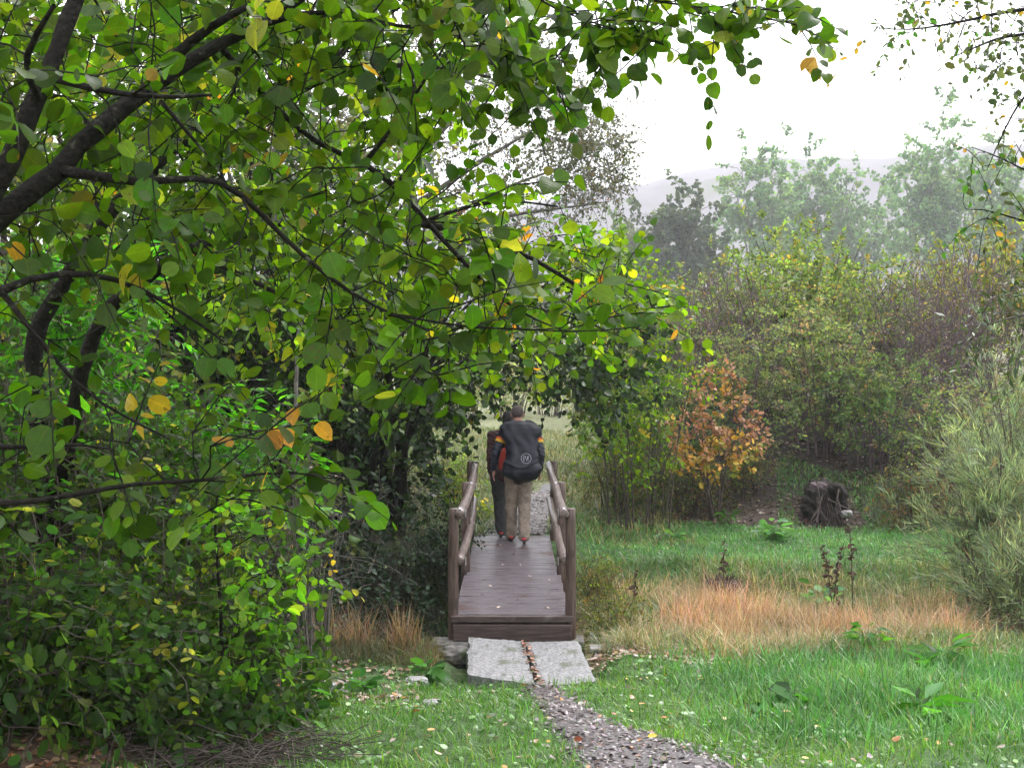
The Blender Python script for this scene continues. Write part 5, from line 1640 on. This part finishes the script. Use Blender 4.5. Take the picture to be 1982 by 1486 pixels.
def person(label, loc, J, mats, hairf, rz=0, backpack=False, s=1.0, name='person'):
    root = empty(name, loc, label, 'person', None, rz)
    root.scale = (s, s, s)
    g = {k: np.array(v, float) for k, v in J.items()}
    hd, nk = g['head'], g['neck']

    def body(bm):
        # head: cranium, face, jaw, nose, ears, neck
        ellipsoid(bm, hd + [0, -.012, .025], (.076, .094, .085))
        ellipsoid(bm, hd + [0, .018, -.025], (.062, .072, .085))
        ellipsoid(bm, hd + [0, .040, -.075], (.042, .040, .030))
        capsule(bm, hd + [0, .090, .0], hd + [0, .104, -.032], .008, .013, 8)
        capsule(bm, hd + [-.018, .076, -.062], hd + [.018, .076, -.062], .010, .010, 8)
        for sx in (-1, 1):
            ellipsoid(bm, hd + [sx * .076, -.005, -.012], (.010, .019, .032), 2)
            ellipsoid(bm, hd + [sx * .030, .074, .004], (.013, .010, .008), 2)
        capsule(bm, nk + [0, -.01, -.05], hd + [0, -.005, -.05], .062, .054)
        # trunk
        capsule(bm, g['chest'], nk + [0, -.01, -.05], .13, .07, 20, (1.1, .75))
        capsule(bm, g['pelvis'], g['chest'], .125, .145, 20, (1.1, .8))
        for sx, n_ in ((-1, 'l'), (1, 'r')):
            capsule(bm, g['chest'] + [0, 0, .10], g['sho_' + n_], .08, .058)
            capsule(bm, g['sho_' + n_], g['elb_' + n_], .052, .040)
            capsule(bm, g['elb_' + n_], g['wri_' + n_], .040, .027)
            hand(bm, g['wri_' + n_], g['hdir_' + n_], -sx)
            capsule(bm, g['pelvis'] + [sx * .07, 0, -.02], g['kne_' + n_], .088, .056)
            capsule(bm, g['kne_' + n_] + [0, -.01, 0], g['ank_' + n_], .056, .040)
            capsule(bm, g['ank_' + n_], g['toe_' + n_], .038, .030)
    fuse('body', body, .0065, 3, M['skin'], root)

    def jacket(bm):
        capsule(bm, g['chest'] + [0, 0, .02], nk + [0, -.012, -.075], .155, .085, 20, (1.15, .8))
        capsule(bm, g['pelvis'] + [0, 0, -.06], g['chest'] + [0, 0, 0], .15, .168, 20, (1.12, .85))
        for n_ in 'lr':
            capsule(bm, g['chest'] + [0, 0, .10], g['sho_' + n_], .095, .074)
            capsule(bm, g['sho_' + n_], g['elb_' + n_], .070, .057)
            w_ = g['wri_' + n_]; e_ = g['elb_' + n_]
            capsule(bm, e_, e_ + (w_ - e_) * .93, .057, .040)
    fold = lambda co: .005 * np.sin(co[:, 2] * 55 + np.sin(co[:, 0] * 22) * 2) * np.sin(co[:, 0] * 19 + co[:, 1] * 25) + .003 * np.sin(co[:, 2] * 120 + co[:, 0] * 60)
    fuse('jacket', jacket, .009, 5, M[mats['jacket']], root, fold)

    def trousers(bm):
        capsule(bm, g['pelvis'] + [0, 0, .05], g['pelvis'] + [0, 0, -.04], .142, .150, 20, (1.12, .86))
        for sx, n_ in ((-1, 'l'), (1, 'r')):
            k_ = g['kne_' + n_]; a_ = g['ank_' + n_]
            capsule(bm, g['pelvis'] + [sx * .078, 0, -.06], k_, .108, .080)
            capsule(bm, k_, a_ + (k_ - a_) * .02 + [0, -.005, -.02], .080, .072)
            # thigh pocket
            if mats.get('pocket'):
                m_ = g['pelvis'] * .45 + k_ * .55
                ellipsoid(bm, m_ + [sx * .085, 0, 0], (.035, .06, .09), 2)
    fold2 = lambda co: .006 * np.sin(co[:, 2] * 21 + np.sin(co[:, 0] * 24 + co[:, 2] * 9) * 2.2) * np.clip(1.2 - co[:, 2], .3, 1) + .003 * np.sin(co[:, 2] * 47 + np.sin(co[:, 0] * 50) * 1.5)
    fuse('trousers', trousers, .009, 4, M[mats['trousers']], root, fold2)
    for n_ in 'lr':
        a_, t_ = g['ank_' + n_], g['toe_' + n_]

        def shoe(bm, a_=a_, t_=t_):
            d = unit((t_ - a_) * [1, 1, 1])
            capsule(bm, a_ + [0, -.03, -.035], t_ + [0, 0.02, .0], .043, .036, 14, (1.05, .9))
            capsule(bm, a_ + [0, 0, .02], a_ + [0, 0, -.04], .046, .048)
        sh = fuse('shoe', shoe, .007, 3, M[mats['shoe']], root)

        def sole(bm, a_=a_, t_=t_):
            capsule(bm, a_ + [0, -.035, -.068], t_ + [0, .025, -.032], .047, .042, 14, (1.0, .42))
        fuse('sole', sole, .007, 2, M['shoe'], sh)
        fuse('heel_patch', lambda bm, a_=a_: ellipsoid(bm, a_ + [0, -.070, -.040], (.032, .014, .018), 2), .005, 1, M['shoered'], sh)

    fuse('hair', lambda bm: hairf(bm, hd), .007, 2, M[mats['hair']], root,
         lambda co: .0018 * np.sin(co[:, 0] * 260 + co[:, 2] * 90) * np.sin(co[:, 2] * 240 + co[:, 1] * 130))
    return root, g


def crop_hair(bm, hd):
    ellipsoid(bm, hd + [0, -.020, .036], (.080, .096, .084))
    ellipsoid(bm, hd + [0, -.040, .012], (.074, .070, .056))


MX, MY = .108, 16.55
J = dict(pelvis=(-.025, 0, .95), chest=(0, .04, 1.30), neck=(-.02, .10, 1.52), head=(-.040, .17, 1.645),
         sho_l=(-.205, .04, 1.42), elb_l=(-.318, -.03, 1.16), wri_l=(-.345, .06, .935), hdir_l=(-.05, .25, -1),
         sho_r=(.200, .04, 1.42), elb_r=(.262, -.02, 1.15), wri_r=(.250, .10, .93), hdir_r=(.05, .4, -1),
         kne_l=(-.118, .10, .50), ank_l=(-.118, .15, .10), toe_l=(-.135, .30, .05),
         kne_r=(.052, .07, .50), ank_r=(.045, -.12, .115), toe_r=(.052, .03, .05))
man, g_ = person('man with cropped hair and khaki trousers walking away over the far end of the bridge', (MX, MY, DZ + .006), J,
                 dict(jacket='navy', trousers='khaki', shoe='shoe', hair='hair', pocket=True), crop_hair)
# white collar edge and coloured arm bands
def band(n_, f0, f1, mat, extra):
    def bb(bm):
        s_, e_ = g_['sho_' + n_], g_['elb_' + n_]
        p0, p1 = s_ + (e_ - s_) * f0, s_ + (e_ - s_) * f1
        capsule(bm, p0, p1, .067 + extra, .064 + extra, 20)
    # ring rather than capsule: open tube
    s_, e_ = g_['sho_' + n_], g_['elb_' + n_]
    tb = Tubes()
    ts = np.linspace(f0, f1, 4)
    tb.add([s_ + (e_ - s_) * t for t in ts], [.074 + extra - .012 * t for t in ts], 24)
    link('arm_band', tb.mesh('arm_band'), M[mat], man)
for n_ in 'lr':
    band(n_, .30, .40, 'orangeb', .0005)
    band(n_, .40, .52, 'yellow', .001)
tb = Tubes()
a = np.linspace(0, 2 * np.pi, 24)
ctr = g_['neck'] + [0, -.008, -.005]
tb.add([ctr + [math.cos(t) * .064, math.sin(t) * .062, -.008 * math.sin(t)] for t in a], np.full(24, .008), 8)
link('collar', tb.mesh('collar'), M['white'], man)
# rain cover over a big rucksack
prof = [  # z, half width, back depth, front y offset, x centre
    (.785, .03, .10, 0, .03), (.80, .085, .17, 0, .03), (.84, .165, .25, 0, .025), (.89, .235, .29, 0, .015), (.94, .256, .31, 0, .012), (1.00, .250, .31, 0, .015), (1.08, .218, .30, 0, .02),
    (1.17, .197, .28, 0, .025), (1.27, .200, .255, 0, .02), (1.35, .225, .24, 0, 0), (1.43, .262, .22, 0, 0), (1.48, .268, .20, 0, -.005), (1.515, .245, .17, 0, -.01), (1.545, .20, .14, 0, -.02), (1.565, .13, .09, 0, -.02), (1.575, .05, .03, 0, -.02)]
pr = np.array(prof)
zz = np.linspace(.785, 1.575, 84)
K = 64
V = []
for z in zz:
    hw, bd, fy, xc = (np.interp(z, pr[:, 0], pr[:, i]) for i in (1, 2, 3, 4))
    for j in range(K):
        a = 2 * math.pi * j / K
        ca, sa = math.cos(a), math.sin(a)
        e = .72
        x = xc + hw * math.copysign(abs(ca) ** e, ca)
        yv = -.06 - (bd * .5) + (bd * .5) * math.copysign(abs(sa) ** e, sa)
        V.append((x, yv, z))
V = np.array(V)
vx, vz = V[:, 0], V[:, 2]
# drapes running from the shoulders down into the hanging bottom, a few cross wrinkles
nf = .012 * np.sin(vx * 24 * (1.6 - .6 * vz) + 1.3 * np.sin(vz * 7)) + .006 * np.sin(vx * 47 + vz * 14 + 2 * np.sin(vz * 9)) + .005 * np.sin(vz * 23 + 3 * np.sin(vx * 9))
fac = np.where(V[:, 1] < -.08, 1, .3)
V[:, 1] += nf * fac
# gathered ridge: a sag fold hanging at mid height with its point to the right
cr = np.exp(-((V[:, 2] - (1.05 - .05 * np.cos(np.clip(V[:, 0] / .2, -1, 1) * 2.2))) / .016) ** 2) * (V[:, 1] < -.1)
V[:, 1] -= .016 * cr
V[:, 0] += .008 * np.sin(V[:, 2] * 40)
n = len(zz)
i_, j_ = np.meshgrid(np.arange(n - 1), np.arange(K), indexing='ij')
j2 = (j_ + 1) % K
fq = np.stack([i_ * K + j_, i_ * K + j2, (i_ + 1) * K + j2, (i_ + 1) * K + j_], -1).reshape(-1, 4)
pk = empty('backpack', (MX, MY, DZ + .006), 'large rucksack under a dark navy rain cover with a white round emblem on the man', 'backpack')
link('rain_cover', mesh('rain_cover', V, [fq, np.array([np.arange(K)[::-1]]), np.array([(n - 1) * K + np.arange(K)])]), M['cover'], pk)
# shoulder flaps of the cover, gathered over the straps
def flap(bm):
    for sx in (-1, 1):
        capsule(bm, (sx * .10, -.02, 1.545), (sx * .225, .0, 1.455), .045, .05)
        capsule(bm, (sx * .225, .0, 1.455), (sx * .235, -.03, 1.38), .05, .03)
fuse('cover_hood', flap, .009, 4, M['cover'], pk, lambda co: .006 * np.sin(co[:, 0] * 70 + co[:, 2] * 50))
tb = Tubes()
for sx in (-1, 1):
    tb.add([(sx * .12, -.03, 1.53), (sx * .13, .09, 1.50), (sx * .15, .16, 1.38), (sx * .17, .12, 1.2), (sx * .16, -.02, 1.08)], [.02] * 5, 6)
link('shoulder_strap', tb.mesh('shoulder_strap'), M['blackcloth'], pk)
# emblem: ring with a walking-staff sign inside
def surf_y(x, z):
    dd = (V[:, 0] - x) ** 2 + (V[:, 2] - z) ** 2 + (V[:, 1] > -.15) * 1.0
    return V[np.argmin(dd), 1]
ex, ez, er = .070, 1.115, .062
tb = Tubes()
def st(pts, r=.0042):
    q = []
    for i in range(len(pts) - 1):
        for t in np.linspace(0, 1, 5)[:-1 if i < len(pts) - 2 else None]:
            x = pts[i][0] * (1 - t) + pts[i + 1][0] * t; z = pts[i][1] * (1 - t) + pts[i + 1][1] * t
            q.append((ex + x, surf_y(ex + x, ez + z) - .004, ez + z))
    q = np.array(q)
    q[1:-1, 1] = (q[:-2, 1] + q[1:-1, 1] + q[2:, 1]) / 3
    tb.add(q, np.full(len(q), r), 6)
st([(er * math.cos(a), er * math.sin(a)) for a in np.linspace(.1, 2 * math.pi + .1, 20)], .0040)
st([(-.028, .030), (-.034, .0), (-.026, -.034)])
st([(-.022, .036), (-.006, .022), (-.012, .002), (-.024, -.004)])
st([(.006, -.030), (.010, .0), (.022, .030), (.030, .012), (.016, -.004), (.030, -.026)])
link('emblem', tb.mesh('emblem'), M['print'], pk)


# second walker, ahead and to the left
def hood(bm, hd):
    ellipsoid(bm, hd + [0, -.014, .020], (.086, .100, .098))
    ellipsoid(bm, hd + [0, -.045, -.045], (.080, .065, .080))
    ellipsoid(bm, hd + [0, -.030, -.115], (.090, .070, .05))


J2 = dict(pelvis=(0, 0, .90), chest=(.01, .02, 1.22), neck=(.045, .05, 1.43), head=(.070, .08, 1.55),
          sho_l=(-.145, .02, 1.34), elb_l=(-.170, -.03, 1.08), wri_l=(-.172, .03, .85), hdir_l=(-.02, .2, -1),
          sho_r=(.175, .02, 1.33), elb_r=(.225, .02, 1.08), wri_r=(.22, .12, .88), hdir_r=(0, .3, -1),
          kne_l=(-.055, .03, .47), ank_l=(-.030, -.05, .10), toe_l=(-.035, .09, .05),
          kne_r=(.085, .12, .49), ank_r=(.085, .20, .10), toe_r=(.09, .34, .06))
w2, g2 = person('dark-hooded walker in a maroon and black jacket half hidden behind the man', (-.115, 17.12, DZ + .006), J2,
                dict(jacket='maroon', trousers='blackcloth', shoe='shoe', hair='hair_dark'), hood)


def redpanel(bm):
    capsule(bm, (.02, -.085, 1.13), (-.01, -.095, .93), .075, .06, 16, (1, .8))


fuse('red_panel', redpanel, .008, 4, M['red'], w2)

# ------------------------------------------------------------------ haze
hm, hn, ho = newmat('haze_air')
pv = N(hn, 'ShaderNodeVolumePrincipled')
pv.inputs['Color'].default_value = (.93, .95, 1.0, 1)
pv.inputs['Density'].default_value = .0006
pv.inputs['Anisotropy'].default_value = 0.2
hn.links.new(pv.outputs[0], ho.inputs['Volume'])
me = boxmesh('haze', [(-560, 560, -40, 800, -4, 84)], 0)
hz = link('haze', me, hm)
tag(hz, 'pale even mist fading the far trees and hill', 'haze', kind='stuff')
